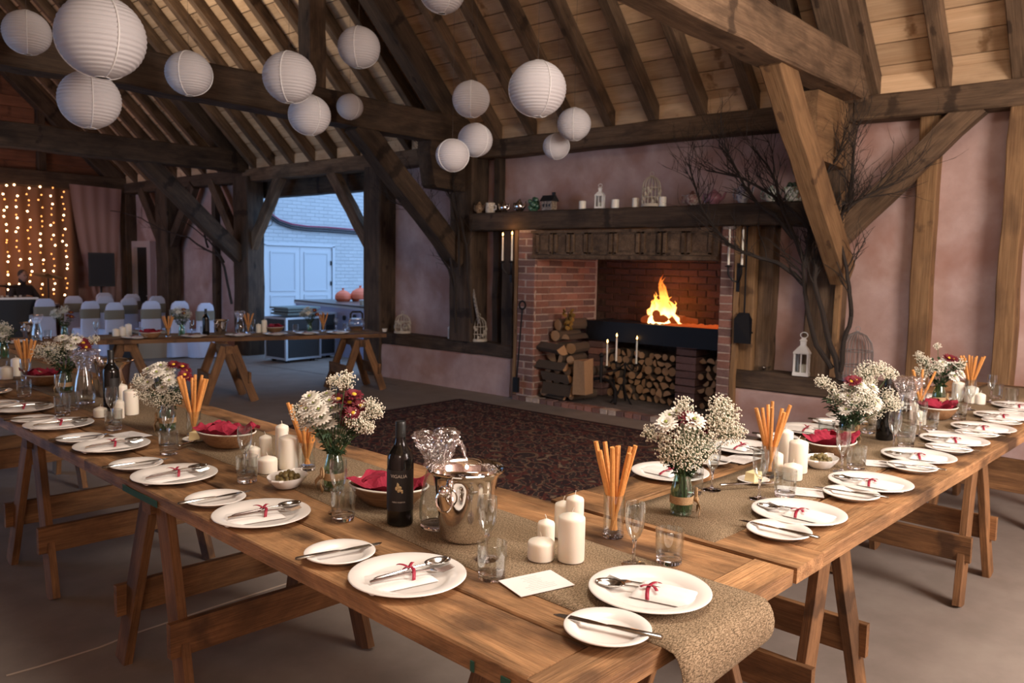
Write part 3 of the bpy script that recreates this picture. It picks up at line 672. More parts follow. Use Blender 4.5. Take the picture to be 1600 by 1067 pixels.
# ashes and burning logs
mb = MB()
for i in range(60): mb.ball((7.68+.36*random.random(), 3.7+.8*random.random(), GZ+.01), .03, 6, 4, (1, 1.4, .6))
fpo(mb.build('ember_bed', plain('embers', (0.05, 0.02, 0.012), .9, emit=(1, .14, .02), es=.5), fp, kind='stuff'))
def flame_mat():
    m, nt, b = newmat('flame'); L = nt.links.new; nt.nodes.remove(b)
    out = nt.nodes['Material Output']; tc = N(nt, 'ShaderNodeTexCoord'); sx = N(nt, 'ShaderNodeSeparateXYZ'); L(tc.outputs['Object'], sx.inputs[0])
    no = N(nt, 'ShaderNodeTexNoise'); no.inputs['Scale'].default_value = 9; L(tc.outputs['Object'], no.inputs['Vector'])
    ad = N(nt, 'ShaderNodeMath', operation='MULTIPLY_ADD'); L(no.outputs['Fac'], ad.inputs[0]); ad.inputs[1].default_value = 0.30; L(sx.outputs['Z'], ad.inputs[2])
    mr = N(nt, 'ShaderNodeMapRange'); mr.inputs['From Min'].default_value = 0.10; mr.inputs['From Max'].default_value = 0.72; L(ad.outputs[0], mr.inputs['Value'])
    cr = N(nt, 'ShaderNodeValToRGB'); e = cr.color_ramp.elements
    e[0].position = 0.0; e[0].color = (1.0, .62, .27, 1); e[1].position = 1.0; e[1].color = (.55, .06, .005, 1)
    q = e.new(.45); q.color = (1.0, .33, .05, 1); L(mr.outputs[0], cr.inputs[0])
    st = N(nt, 'ShaderNodeMapRange'); st.inputs['To Min'].default_value = 7.0; st.inputs['To Max'].default_value = .8; L(mr.outputs[0], st.inputs['Value'])
    em = N(nt, 'ShaderNodeEmission'); L(cr.outputs[0], em.inputs[0]); L(st.outputs[0], em.inputs[1])
    lw = N(nt, 'ShaderNodeLayerWeight'); lw.inputs[0].default_value = .5; tr = N(nt, 'ShaderNodeBsdfTransparent'); mx = N(nt, 'ShaderNodeMixShader')
    L(lw.outputs['Facing'], mx.inputs[0]); L(em.outputs[0], mx.inputs[1]); L(tr.outputs[0], mx.inputs[2]); L(mx.outputs[0], out.inputs[0]); return m
MT['flame'] = flame_mat()
fire_c = at_x(1037, 509, 7.84)
fire = thing('log_fire', 'blazing orange log fire on the iron tray in the hearth', 'fire', (fire_c.x, fire_c.y, GZ+.005))
rnd = random.Random(3)
for i in range(17):
    yy = rnd.uniform(-.20, .20); hgt = (.50 - abs(yy)*1.55)*rnd.uniform(.6, 1.05)+.07; r = rnd.uniform(.028, .058); ph = rnd.random()*6; lean = rnd.uniform(-.06, .06)-yy*.3
    if i == 0: yy, hgt, r, lean = .0, .56, .055, -.01
    prof = [(0, 0), (.6, .04), (1, .16), (.95, .3), (.72, .48), (.5, .63), (.34, .78), (.17, .9), (0, 1)]
    mb = MB(); vs = []
    for (q, t_) in prof:
        cxy = Vector((.03*math.sin(t_*7+ph), yy+lean*t_+.05*t_*math.sin(t_*9+ph*2), 0))
        for k in range(8): a = k*PI/4; vs.append(cxy+Vector((r*q*math.cos(a), r*q*math.sin(a), hgt*t_)))
    mb.add(vs, [(a*8+k, a*8+(k+1) % 8, (a+1)*8+(k+1) % 8, (a+1)*8+k) for a in range(len(prof)-1) for k in range(8)], True)
    mb.build('flame', MT['flame'], fire, (rnd.uniform(-.08, .08), 0, 0), sharp=180)
for k, (yy, rz, tilt) in enumerate(((.16, .9, .12), (-.14, -.7, .1), (.0, 1.5, .05), (.05, .2, .3))):
    MB().tube([(-.24, 0, 0), (0, .01, .01), (.24, 0, 0)], [.045, .05, .042], 9).build('burning_log', plain('charred_log', (.03, .018, .012), .9, emit=(1, .15, .02), es=.25), fire, (.02*k, yy, .05), (0, tilt, rz))
lamp('fire_glow', 'POINT', (fire_c.x-.05, fire_c.y, GZ+.30), (1.0, .36, .09), 13, .14)
# ------------------------------------------------------------------ logs
def log_mesh(kind):
    rnd2 = random.Random(kind*11+1); n = 10; pts = []
    if kind % 3 == 0: pts = [(math.cos(2*PI*k/n)*rnd2.uniform(.9, 1.05), math.sin(2*PI*k/n)*rnd2.uniform(.9, 1.05)) for k in range(n)]
    elif kind % 3 == 1: pts = [(1.1*math.cos(PI*k/6), 1.1*math.sin(PI*k/6)-.45) for k in range(7)]
    else: pts = [(-.75, -.6)]+[(-.75+1.6*math.cos(PI/2*k/4), -.6+1.6*math.sin(PI/2*k/4)) for k in range(5)]
    n = len(pts); mb = MB(); vs = []
    for i in range(4):
        s = 1+rnd2.uniform(-.07, .07); ox, oy = rnd2.uniform(-.06, .06), rnd2.uniform(-.06, .06)
        vs += [(i/3, a*s+ox, b*s+oy) for a, b in pts]
    mb.add(vs, [(i*n+k, i*n+(k+1) % n, (i+1)*n+(k+1) % n, (i+1)*n+k) for i in range(3) for k in range(n)])
    bark = mb.mesh('log_bark', MT['bark'])
    m2 = MB(); m2.add([(v[0]-.004, v[1]*.97, v[2]*.97) for v in vs[:n]]+[(v[0]+.02, v[1]*.97, v[2]*.97) for v in vs[:n]], [tuple(range(n-1, -1, -1)), tuple(range(n, 2*n))]+[(k, (k+1) % n, (k+1) % n+n, k+n) for k in range(n)])
    m3 = MB(); v3 = vs[-n:]; m3.add([(v[0]-.02, v[1]*.97, v[2]*.97) for v in v3]+[(v[0]+.004, v[1]*.97, v[2]*.97) for v in v3], [tuple(range(n-1, -1, -1)), tuple(range(n, 2*n))]+[(k, (k+1) % n, (k+1) % n+n, k+n) for k in range(n)])
    return bark, m2.mesh('cut_face', MT['logend']), m3.mesh('cut_face', MT['logend'])
LM = [log_mesh(k) for k in range(6)]
def log(lab, grp, pos, r, L, yaw, roll, kind, pitch=0):
    t = bpy.data.objects.new('split_log', LM[kind][0]); C.objects.link(t); tag(t, lab, 'log', grp)
    t.location = pos; t.scale = (L, r, r); t.rotation_euler = Euler((0, 0, yaw)).to_matrix().to_4x4().to_euler()
    t.rotation_euler = (Matrix.Rotation(yaw, 3, 'Z') @ Matrix.Rotation(pitch, 3, 'Y') @ Matrix.Rotation(roll, 3, 'X')).to_euler()
    link('cut_face', LM[kind][1], t); link('cut_face', LM[kind][2], t); return t
rl = random.Random(5)
ORD = 'first second third fourth fifth sixth seventh eighth ninth tenth eleventh twelfth thirteenth fourteenth fifteenth sixteenth seventeenth eighteenth nineteenth twentieth'.split()
z = .045; row = 0
while z < GZ-.30:
    y = y0g+.05+(.04 if row % 2 else 0); kk = -1
    while y < yl0-.02:
        if not (yr0-.035 < y < yr1+.035):
            r = rl.uniform(.036, .054)
            kk += 1
            log('split log end-on under the fire tray, %s row up, %s from the right' % (ORD[row], ORD[kk]), 'split logs under the fire tray', (7.70+rl.uniform(-.04, .05), y, z+r*.8), r*.95, .34, rl.uniform(-.1, .1), rl.random()*6, rl.randrange(6))
        y += .092
    z += .08; row += 1
z = .07
for row, nrow in enumerate((4, 4, 4, 3, 3, 2, 1)):
    for k in range(nrow):
        r = rl.uniform(.05, .068); p = Vector((7.02+.10*row*.35+rl.uniform(-.02, .05), 5.62-.125*k-rl.uniform(0, .02), z+r))
        log('firewood log end in heap left of hearth, %s layer up, %s from the brick cheek' % (ORD[row], ORD[k]), 'heaped logs left of the hearth', p, r, rl.uniform(.3, .42), rl.uniform(-.25, .25), rl.random()*6, rl.randrange(6))
    z += .122
for k, (px_, py_, L, yw, r) in enumerate(((858, 548, .5, 1.35, .07), (862, 575, .45, 1.5, .05), (868, 592, .42, 1.45, .045), (872, 612, .42, 1.5, .06), (860, 622, .6, 1.4, .025))):
    p = at_x(px_+22, py_, 6.98)
    log(['thick round log lying sideways across top of left log heap', 'pale split log lying sideways in middle of left log heap', 'thin split log lying sideways below the pale one', 'dark barked log lying sideways low on the hearth', 'flat plank offcut lying sideways at foot of log heap'][k], 'logs laid across the heap', p, r, L, yw, rl.random()*6, rl.randrange(6))
t = thing('log_stump', 'upright pale log stump standing at right end of left heap', 'log', at_x(911, 616, 7.0), 0)
MB().box((0, 0, .19), (.16, .15, .38), j=.012).build('bark', MT['logend'], t)
t = thing('leaf_spray', 'small spray of yellowing leaves standing on the log heap', 'leaves', at_x(888, 515, 7.25), 0)
mb = MB()
for k in range(26):
    a = rl.random()*6.3; zz = rl.random()*.22; mb.ball((.05*math.cos(a)*(.4+zz*3), .06*math.sin(a)*(.4+zz*3), zz), .028, 5, 3, (1, .35, 1.2), Euler((rl.random()*3, rl.random()*3, 0)).to_matrix())
mb.build('foliage', plain('autumn_leaf', (.26, .14, .02), .8, var=.5), t, kind='stuff')
MB().tube([(0,0,0), (0,.01,.2)], .006, 5).build('stem', MT['twig'], t)
# ------------------------------------------------------------------ irons, sconces and candelabra
def taper_candle(lab, grp, base, h, r=.011, lit=True):
    t = thing('taper_candle', lab, 'candle', base, 0, grp)
    MB().lathe([(0,0),(r,0),(r*.8,h*.97),(0,h)], 12).build('wax', MT['wax'], t)
    MB().tube([(0,0,h-.002),(0.001,0,h+.012)], .0012, 5).build('wick', MT['wick'], t)
    if lit:
        MB().lathe([(0,h+.006),(.006,h+.014),(.0075,h+.022),(.004,h+.036),(0,h+.048)], 10).build('flame', plain('candle_flame', (1,.6,.2), .5, emit=(1,.55,.16), es=14) if 'cf' not in MT else MT['cf'], t)
    return t
MT['cf'] = plain('candle_flame', (1, .6, .2), .5, emit=(1, .55, .16), es=14)
def sconce(side, pA, pB, lit):
    c = (pA+pB)/2
    t = thing('wall_sconce', 'black iron two-armed candle sconce on timber %s of the fireplace' % side, 'candle sconce', (c.x, c.y, c.z), 0)
    la, lb = pA-c, pB-c
    mb = MB()
    mid = Vector((.06, (la.y+lb.y)/2, -.14))
    for q in (la, lb):
        mb.tube([q+Vector((0,0,-.01)), q+Vector((0,0,-.07)), (q+mid)/2+Vector((0,0,-.06)), mid], .008, 6)
    mb.build('arms', MT['iron'], t)
    for q in (la, lb): MB().lathe([(0,-.012),(.03,-.004),(.032,.004),(.014,.004),(.014,.012),(0,.012)], 14, q).build('drip_pan', MT['iron'], t)
    MB().box((.075, mid.y, -.10), (.012, .03, .26)).build('back_plate', MT['iron'], t)
    return t
pL = [at_x(785, 409, 6.80), at_x(799.5, 409, 6.80)]; sconce('left', *pL, True)
pR = [at_x(1138, 416, 6.80), at_x(1159, 416, 6.80)]; sconce('right', *pR, False)
taper_candle('lit white candle in left sconce, hung beside the wall post', None, pL[0]+Vector((0,0,.0125)), .27)
taper_candle('lit white candle in left sconce, the one nearer the brick pier', None, pL[1]+Vector((0,0,.0125)), .28)
taper_candle('unlit white candle in right sconce, the one nearer the brick pier', None, pR[0]+Vector((0,0,.0125)), .33, lit=False)
taper_candle('unlit white candle in right sconce, hung beside the shovel', None, pR[1]+Vector((0,0,.0125)), .32, lit=False)
lamp('candle_glow', 'POINT', pL[1]+Vector((-.06, 0, .34)), (1, .5, .18), 1.0, .02)
cb = at_z(972, 634, 0.005)
t = thing('candelabra', 'black wrought iron floor candelabra with three candles before the log store', 'candelabra', cb, 0)
Rt = Vector((CX.x, CX.y, 0)).normalized()
def hpt(px_, py_):        # point on the upright plane through the candelabra, facing along the wall
    return at_d(px_, py_, (cb-EYE).dot(CF))
cps = [hpt(948, 574), hpt(962.5, 567), hpt(994, 571)]
mb = MB()
hub = hpt(977, 580)-cb; hub.z = .28
mb.tube([(0,0,.22),(hub.x*.5,hub.y*.5,.30),hub+Vector((0,0,.2))], .011, 6)
for a in (0.3, 2.4, 4.5):
    e = Vector((math.cos(a), math.sin(a), 0)); mb.tube([e*.015+Vector((0,0,.24)), e*.05+Vector((0,0,.14)), e*.12+Vector((0,0,.05)), e*.17+Vector((0,0,.008)), e*.20+Vector((0,0,.008))], .011, 6)
mb.build('stand', MT['iron'], t)
for q in cps:
    q = q-cb; a = MB(); a.tube([hub+Vector((0,0,.19)), (hub*1.0+q)/2+Vector((0,0,.04)), q+Vector((0,0,-.05)), q], .008, 6); a.build('arm', MT['iron'], t)
    MB().lathe([(0,-.01),(.03,-.004),(.032,.004),(.013,.004),(.013,.02),(0,.02)], 12, q).build('candle_cup', MT['iron'], t)
for k, q in enumerate(cps):
    taper_candle(['tall lit white candle on candelabra, leftmost and lowest of three', 'lit white candle on candelabra, middle one of three', 'white candle on candelabra, rightmost of the three'][k], None, q+Vector((0,0,.0205)), (.245, .262, .26)[k], .0105, k < 3)
# pair of firedogs by the logs
for k, (px_, py_) in enumerate(((938, 628), (1010, 622))):
    t = thing('firedog', ['black iron firedog with arched legs left of candelabra', 'black iron firedog with arched legs right of candelabra'][k], 'firedog', at_z(px_, py_, .04), 0)
    mb = MB()
    for s in (-1, 1): mb.tube([(0, s*.03, .26), (0, s*.12, .24), (-.01, s*.20, .16), (-.02, s*.21, .05), (-.04, s*.22, .012)], .02, 7)
    mb.build('legs', MT['iron'], t)
    MB().tube([(0,0,.22),(0,0,.50)], .018, 7).ball((0,0,.52), .03, 8, 6).build('upright', MT['iron'], t)
    MB().tube([(0,0,.24),(.25,0,.22),(.27,0,.02)], .016, 6).build('billet_bar', MT['iron'], t)
o = beam('white_strip', at_z(976, 634.5, .012), at_z(1013, 635, .012), .05, .02, plain('pale_strip', (.62,.57,.52), .6), seg=1, j=0); tag(o, 'short pale wooden strip lying on hearth beside the candelabra', 'strip')
# shovel and toasting fork
a = at_x(1168, 350, 6.93); b = at_x(1163, 492, 6.93)
t = thing('fire_shovel', 'black iron fire shovel hanging from hook right of fireplace', 'shovel', b, 0)
u = a-b
MB().tube([(0,0,0), u*.5, u*.97], .009, 6).tube([u*.97, u+Vector((0,.03,.03)), u+Vector((0,.0,.07)), u+Vector((0,-.04,.04)), u*.97+Vector((0,-.01,0))], .009, 6).build('handle', MT['iron'], t)
mb = MB(); w = .085; hh = .26
for d in (0, -.012):
    pass
mb.add([(0,-w*.55,.02),(0,w*.55,.02),(-.01,w,-.04),(-.01,w*.95,-hh),(-.01,-w*.95,-hh),(-.01,-w,-.04),(-.014,-w*.55,.02),(-.014,w*.55,.02),(-.03,w,-.04),(-.024,w*.95,-hh),(-.024,-w*.95,-hh),(-.03,-w,-.04)], [(0,1,2,3,4,5),(11,10,9,8,7,6)]+[(i,i+6,(i+1)%6+6,(i+1)%6) for i in range(6)])
mb.build('blade', MT['iron'], t)
MB().tube([a+Vector((.05,0,.05))-b, a+Vector((0,0,.05))-b], .008, 5).build('hook', MT['iron'], t)
o = beam('iron_hook_bar', at_x(1148, 513, 6.93), at_x(1176, 520, 6.93), .015, .015, MT['iron'], seg=1, j=0); tag(o, 'short black iron latch bar across timber below the shovel', 'latch')
a = at_x(816, 483, 6.83); b = at_x(806, 612, 6.86)
t = thing('fire_poker', 'long ring-handled black poker leaning at left brick pier', 'poker', b, 0); u = a-b
MB().tube([(0,0,.05), u], .010, 6).build('shaft', MT['iron'], t)
MB().tube([u+Vector((0,.045*math.sin(k*PI/6), .045-.045*math.cos(k*PI/6))) for k in range(13)], .011, 6).build('ring', MT['iron'], t)
MB().box((0,0,.08), (.03,.075,.17)).build('foot', MT['iron'], t)
# ================================================================== mantel pieces
MZ = 2.122; MXX = 6.93
def mpos(px_, x=MXX):
    lo = at_x(px_, 325, x); return Vector((x, lo.y, MZ))
def teapot(lab, px_, r, h, mat, lidmat=None, flip=1):
    t = thing('teapot', lab, 'teapot', mpos(px_), 0)
    MB().lathe([(0,0),(r*.55,0),(r*.6,.008),(r*.9,h*.25),(r,h*.45),(r*.85,h*.68),(r*.5,h*.8),(0,h*.81)], 20).build('body', mat, t)
    MB().lathe([(r*.52,h*.79),(r*.4,h*.88),(.012,h*.95),(.016,h*1.02),(0,h*1.05)], 16).build('lid', lidmat or mat, t)
    f = -flip
    MB().tube([(0,f*r*.8,h*.3),(0,f*r*1.25,h*.45),(0,f*r*1.45,h*.72),(0,f*r*1.6,h*.78)], [.018,.014,.010,.009], 8).build('spout', mat, t)
    MB().tube([(0,-f*r*.85,h*.65),(0,-f*r*1.35,h*.72),(0,-f*r*1.5,h*.45),(0,-f*r*1.2,h*.22),(0,-f*r*.9,h*.2)], .009, 7).build('handle', mat, t)
    return t
def pat(nm, c1, c2, c3, sc=22): return speckled(nm, [c1, c1, c2, c3], sc, rough=.25, detail=2, bump=0, lo=.35, hi=.68)
teapot('small brown teapot at far left end of mantel', 749, .055, .13, pat('brown_glaze', (.30,.20,.12), (.16,.09,.05), (.38,.3,.2)), None, 1)
t = thing('mug', 'pale striped china mug second from left on mantel', 'mug', mpos(766), 0)
MB().lathe([(0,0),(.05,0),(.056,.01),(.056,.115),(.05,.115),(.05,.012),(0,.012)], 20).build('cup', pat('pale_glaze', (.6,.52,.42), (.4,.34,.26), (.7,.62,.5)), t); MB().tube([(0,-.05,.09),(0,-.09,.08),(0,-.09,.04),(0,-.05,.03)], .008).build('handle', MT['china'], t)
teapot('shiny silver teapot third from left on mantel', 788, .055, .13, MT['silver'], None, -1)
teapot('round silver teapot left of green ornament on mantel', 812, .062, .14, MT['silver'], None, 1)
t = thing('green_ornament', 'green leafy glazed ornament on mantel beside the silver teapot', 'ornament', mpos(834), 0)
mb = MB()
for k in range(14): mb.ball((.03*math.cos(k*2.4), .05*math.sin(k*2.4), .03+.013*(k % 9)), .028, 7, 5)
mb.build('leaves', plain('green_glaze', (.05,.13,.075), .35), t); MB().lathe([(0,0),(.05,0),(.04,.03),(0,.03)], 14).build('foot', plain('green_glaze_foot', (.04,.10,.06), .35), t)
t = thing('house_ornament', 'dark roofed model cottage ornament on mantel left of candles', 'ornament', mpos(858), 0)
MB().box((0,0,.05), (.09,.14,.10)).build('walls', pat('cottage_wall', (.32,.25,.18), (.12,.09,.07), (.4,.32,.24), 40), t)
MB().hexa([(-.06,-.09,.10),(.06,-.09,.10),(.06,.09,.10),(-.06,.09,.10),(-.015,-.08,.165),(.015,-.08,.165),(.015,.08,.165),(-.015,.08,.165)]).box((0,-.06,.17), (.03,.03,.05)).build('roof', MT['black'], t)
for yy in (-.04, 0.0, .04): MB().box((-.047, yy, .055), (.006, .02, .03)).build('window', MT['black'], t)
def votive(lab, px_, r=.037, h=.085):
    t = thing('votive_candle', lab, 'candle', mpos(px_), 0)
    MB().lathe([(0,0),(r,0),(r,h),(r*.85,h+.003),(0,h-.002)], 18).build('wax', MT['wax'], t); MB().tube([(0,0,h-.004),(0,0,h+.012)], .0015, 5).build('wick', MT['wick'], t)
votive('short ivory candle on mantel left of white lantern', 910); votive('short ivory candle on mantel right of white lantern', 961, .04, .085); votive('short ivory candle on mantel left of the birdcage', 993, .034, .09); votive('short ivory candle on mantel right of the birdcage', 1035, .036, .09)
def lantern(lab, pos, s=1.0, mat='whitemetal', rz=.3):
    t = thing('candle_lantern', lab, 'lantern', pos, rz); w = .05*s; h = .13*s
    MB().box((0,0,.012*s), (w*2.1, w*2.1, .024*s)).build('base', MT[mat], t)
    for sx in (-1, 1):
        for sy in (-1, 1): MB().box((sx*w*.88, sy*w*.88, .02*s+h/2), (.012*s, .012*s, h)).build('corner_bar', MT[mat], t)
    for a in range(4):
        m = Matrix.Rotation(a*PI/2, 3, 'Z'); MB().box(m @ Vector((w*.86, 0, .02*s+h/2)), (.003, w*1.6, h) if a % 2 == 0 else (w*1.6, .003, h)).build('pane', MT['glass'], t)
        MB().box(m @ Vector((w*.9, 0, .02*s+h/2)), (.006*s, .008*s, h) if a % 2 == 0 else (.008*s, .006*s, h)).build('glazing_bar', MT[mat], t)
    MB().lathe([(w*1.5,.02*s+h),(w*1.5,.03*s+h),(w*.9,.06*s+h),(w*.5,.075*s+h),(w*.5,.105*s+h),(w*.68,.108*s+h),(w*.3,.125*s+h),(0,.13*s+h)], 4, rot=Matrix.Rotation(PI/4, 3, 'Z'), smooth=False).build('roof', MT[mat], t)
    MB().tube([(0,.025*s*math.sin(k*PI/5),.145*s+h-.02*s*math.cos(k*PI/5)) for k in range(11)], .003*s, 5).build('ring', MT[mat], t)
    MB().lathe([(0,.024*s),(w*.5,.024*s),(w*.5,.075*s),(0,.078*s)], 14).build('candle', MT['wax'], t)
    return t
lantern('small white metal lantern on mantel between two short candles', mpos(937), .86)
def birdcage(lab, pos, r, h, mat, n=16, pattern=True):
    t = thing('birdcage', lab, 'birdcage', pos, .2)
    MB().lathe([(0,0),(r*1.08,0),(r*1.08,.02),(r,.03),(0,.03)], 20).build('tray', MT[mat], t)
    mb = MB(); hw = h*.6
    for k in range(n):
        a = 2*PI*k/n; e = Vector((math.cos(a), math.sin(a), 0))
        mb.tube([e*r+Vector((0,0,.02)), e*r+Vector((0,0,hw)), e*r*.88+Vector((0,0,hw+(h-hw)*.45)), e*r*.55+Vector((0,0,hw+(h-hw)*.8)), Vector((0,0,h))], .0028 if n > 16 else .0035, 4)
    for z_ in (h*.3, hw): mb.tube([(r*math.cos(2*PI*k/20), r*math.sin(2*PI*k/20), z_) for k in range(21)], .004, 4)
    mb.build('wire_bars', MT[mat], t)
    MB().tube([(0,.02*math.sin(k*PI/5), h+.02-.02*math.cos(k*PI/5)) for k in range(11)], .003, 5).build('ring', MT[mat], t)
    if pattern:
        mb = MB()
        for k in range(18):
            a = k*2.4; mb.ball((r*.97*math.cos(a), r*.97*math.sin(a), .05+(k % 6)*h*.08), .022, 6, 4, (.6,.6,1))
        mb.build('leaf_scrolls', MT[mat], t)
    return t
birdcage('cream wire birdcage standing on mantel between short candles', mpos(1017), .09, .30, 'creammetal')
teapot('floral patterned teapot on mantel behind branch tips', 1081, .075, .13, pat('floral_glaze', (.45,.38,.33), (.25,.08,.08), (.5,.45,.4), 30), plain('brown_lid', (.14,.06,.04), .3), 1)
teapot('pink lustre teapot on mantel, fourth from right end', 1115, .075, .135, plain('pink_glaze', (.36,.17,.21), .2), None, 1)
teapot('tall pale blue and white teapot on mantel, third from right', 1160, .065, .19, pat('blue_glaze', (.52,.50,.48), (.18,.18,.28), (.56,.5,.48), 26), MT['china'], 1)
teapot('white teapot with green decoration on mantel, second from right', 1204, .065, .14, pat('green_white_glaze', (.68,.66,.6), (.12,.22,.16), (.72,.68,.6), 26), None, 1)
t = thing('mug', 'square white and green planter at right end of mantel', 'planter', mpos(1240), 0)
MB().hexa([(-.05,-.06,0),(.05,-.06,0),(.05,.06,0),(-.05,.06,0),(-.06,-.07,.12),(.06,-.07,.12),(.06,.07,.12),(-.06,.07,.12)]).build('pot', pat('planter_glaze', (.66,.64,.58), (.14,.22,.12), (.3,.12,.08), 26), t)
mb = MB()
for k in range(12): mb.ball((.04*math.cos(k*2.4), .05*math.sin(k*2.4), .13+.01*(k % 3)), .02, 6, 4)
mb.build('trailing_leaves', MT['leaf'], t)
# sill pieces
def spos(px_, z=.603, x=7.12):
    d = ray(px_, 590 if px_ > 1000 else 525); s = x/d.x; return Vector((x, d.y*s, z))
birdcage('cream birdcage on left sill beside the opening post', spos(629, .602, 7.13), .105, .25, 'creammetal')
lantern('small white lantern on left sill against the oak post', spos(707, .602, 7.08), .85)
birdcage('cream birdcage on left sill between post and fireplace', spos(748, .602, 7.10), .095, .30, 'creammetal')
t = thing('tea_light', 'tiny white cup light on the left sill near table end', 'tea light', spos(600, .602, 7.05), 0)
MB().lathe([(0,0),(.035,0),(.045,.045),(.04,.045),(.03,.01),(0,.01)], 14).build('cup', MT['china'], t); MB().lathe([(0,.01),(.028,.01),(.028,.03),(0,.03)], 12).build('wax', MT['wax'], t)
lantern('white hexagonal candle lantern on right sill beside branch stems', spos(1253, .602, 7.05), 1.3, rz=.1)
t = thing('glass_bauble', 'small cut glass dish on right sill near the fireplace post', 'dish', spos(1193, .602, 7.08), 0)
MB().lathe([(0,0),(.03,0),(.06,.03),(.065,.05),(.05,.035),(0,.012)], 12).build('bowl', MT['glass'], t); MB().ball((0,0,.03), .022, 8, 6).build('bead', MT['steel'], t)
birdcage('tall grey wire birdcage on right sill behind white flowers', spos(1336, .602, 7.10), .13, .42, 'alu', 26, False)
# ================================================================== tables on trestles
def tabletop(lab, o, yaw, length, bounds, ends=(.11, .11), mat='table', z=T, th=.042, cuts=()):
    """o: corner; local X along the boards, local Y across"""
    t = thing('trestle_table', lab, 'table', (o.x, o.y, 0), yaw)
    x0, x1 = ends[0], length-ends[1]
    W0, W1 = bounds[0], bounds[-1]
    def plank(xa, xb, ya, yb, cross=False):
        if cross: beamp((xa+xb)/2, (xa+xb)/2, ya, yb, xb-xa)
        else: beamp2(xa, xb, ya, yb)
    def beamp2(xa, xb, ya, yb):
        n = max(3, int((xb-xa)/.25)); w = yb-ya-.006; c = .004; mb = MB(); vs = []
        for i in range(n+1):
            x = (xb-xa)*i/n; d1, d2 = random.uniform(-.0015, .0015), random.uniform(-.0012, .0012); e = .003*mnoise.noise((x*3, ya*9, 1)) if ya == W0 else 0
            vs += [(x, -w/2+e, -th), (x, w/2, -th), (x, w/2+d2*.5, -c), (x, w/2-c, d2*.4), (x, -w/2+c+e, d1*.4), (x, -w/2+d1+e, -c)]
        mb.add(vs, [(i*6+k, i*6+(k+1) % 6, (i+1)*6+(k+1) % 6, (i+1)*6+k) for i in range(n) for k in range(6)]+[(5,4,3,2,1,0), tuple(n*6+k for k in range(6))])
        mb.build('plank', MT[mat], t, (xa, (ya+yb)/2, z))
    def beamp(xa, xb, ya, yb, wid):
        mb = MB(); mb.box((0, 0, -th/2), (yb-ya, wid-.004, th), j=.0012); mb.build('end_plank', MT[mat], t, (xa, (ya+yb)/2, z), (0, 0, PI/2))
    for ya, yb in zip(bounds, bounds[1:]):
        segs = [x0]+[c for c in cuts]+[x1]
        for a, b in zip(segs, segs[1:]): plank(a, b-.002, ya, yb)
    if ends[0]: plank(0, x0, W0, W1, True)
    if ends[1]: plank(x1, length, W0, W1, True)
    return t
# local X = AD for the long left table: local Y then points to -BD, so bounds are negative B
B0 = 1.055; BW = [1.05, 1.235, 1.49, 1.71, 1.93]
t1 = tabletop('long bare plank table on trestles running along the left to the near corner', ab(.836, 0), YAWA, 6.75, [-b for b in BW[::-1]], (.11, .11), cuts=(2.36, 4.6))
t2 = tabletop('long plank table on trestles running right from near corner towards pink wall', ab(0, 1.945), YAWB, 4.4, [.836, 1.05, 1.28, 1.47, 1.66], (.17, .12), cuts=(2.2,))
# the far table follows its front edge as seen from the room's near corner
E3 = [at_z(604, 521.5, T3), at_z(150, 532.5, T3), at_z(-70, 541.5, T3)]
D3 = (E3[0]-E3[1]); D3.z = 0; L3 = D3.length; D3.normalize(); N3 = Vector((-D3.y, D3.x, 0)); A3 = math.atan2(D3.y, D3.x)
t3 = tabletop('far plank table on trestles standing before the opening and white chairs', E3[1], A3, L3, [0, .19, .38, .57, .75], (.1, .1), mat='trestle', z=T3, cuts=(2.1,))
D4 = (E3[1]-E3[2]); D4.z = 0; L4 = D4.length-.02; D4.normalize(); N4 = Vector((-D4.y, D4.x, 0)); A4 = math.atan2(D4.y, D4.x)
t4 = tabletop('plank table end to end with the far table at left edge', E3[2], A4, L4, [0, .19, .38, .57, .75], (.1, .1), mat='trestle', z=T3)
c3 = E3[0]+N3*.375; c3.z = 0; c4 = E3[2]+N4*.375; c4.z = 0
GREEN = plain('old_green_paint', (.022, .085, .055), .8)
for (xa, xb) in ((727, 733), (178, 232), (775, 790)):      # flakes of old green paint on the board edge
    a0, a1 = at_z(xa, 656+xa*.505+14, T-.02).dot(AD)-.836, at_z(xb, 656+xb*.505+14, T-.02).dot(AD)-.836
    MB().box(((a0+a1)/2, -1.0478, T-.028), (abs(a1-a0), .002, .022)).build('paint_flake', GREEN, t1)
def trestle(lab, c, yaw, width=.74, splay=.27, top=T-.045, grp=None, mat='trestle', lean=.03):
    """local X along the table, local Y across; the rail lies across under the top"""
    t = thing('trestle', lab, 'trestle', (c.x, c.y, 0), yaw, grp)
    def lb(name, p0, p1, w, h, up): return beam(name, Vector(p0)+Vector((c.x, c.y, 0))*0, p1, w, h, MT[mat], None, up=up, seg=3, j=.002)
    def put(o): o.parent = t; return o
    h = top
    put(lb('top_rail', (0, -width/2+.05, h-.045), (0, width/2-.05, h-.045), .07, .085, (0, 0, 1)))
    for sy in (-1, 1):
        for sx in (-1, 1):
            d = Vector((sx*splay, sy*lean, -h)); p0 = Vector((sx*.045, sy*(width/2-.09), h-.012)); p1 = Vector((sx*(splay+.045), sy*(width/2-.09+lean), 0.001))
            put(lb('leg', p1, p0, .032, .085, (1, 0, 0)))
    zz = .26
    for sx in (-1, 1):
        x = sx*(.045+splay*(1-zz/h)+.034)
        put(lb('stretcher', (x, -width/2+.03, zz), (x, width/2-.02, zz), .028, .118, (0, 0, 1)))
    return t
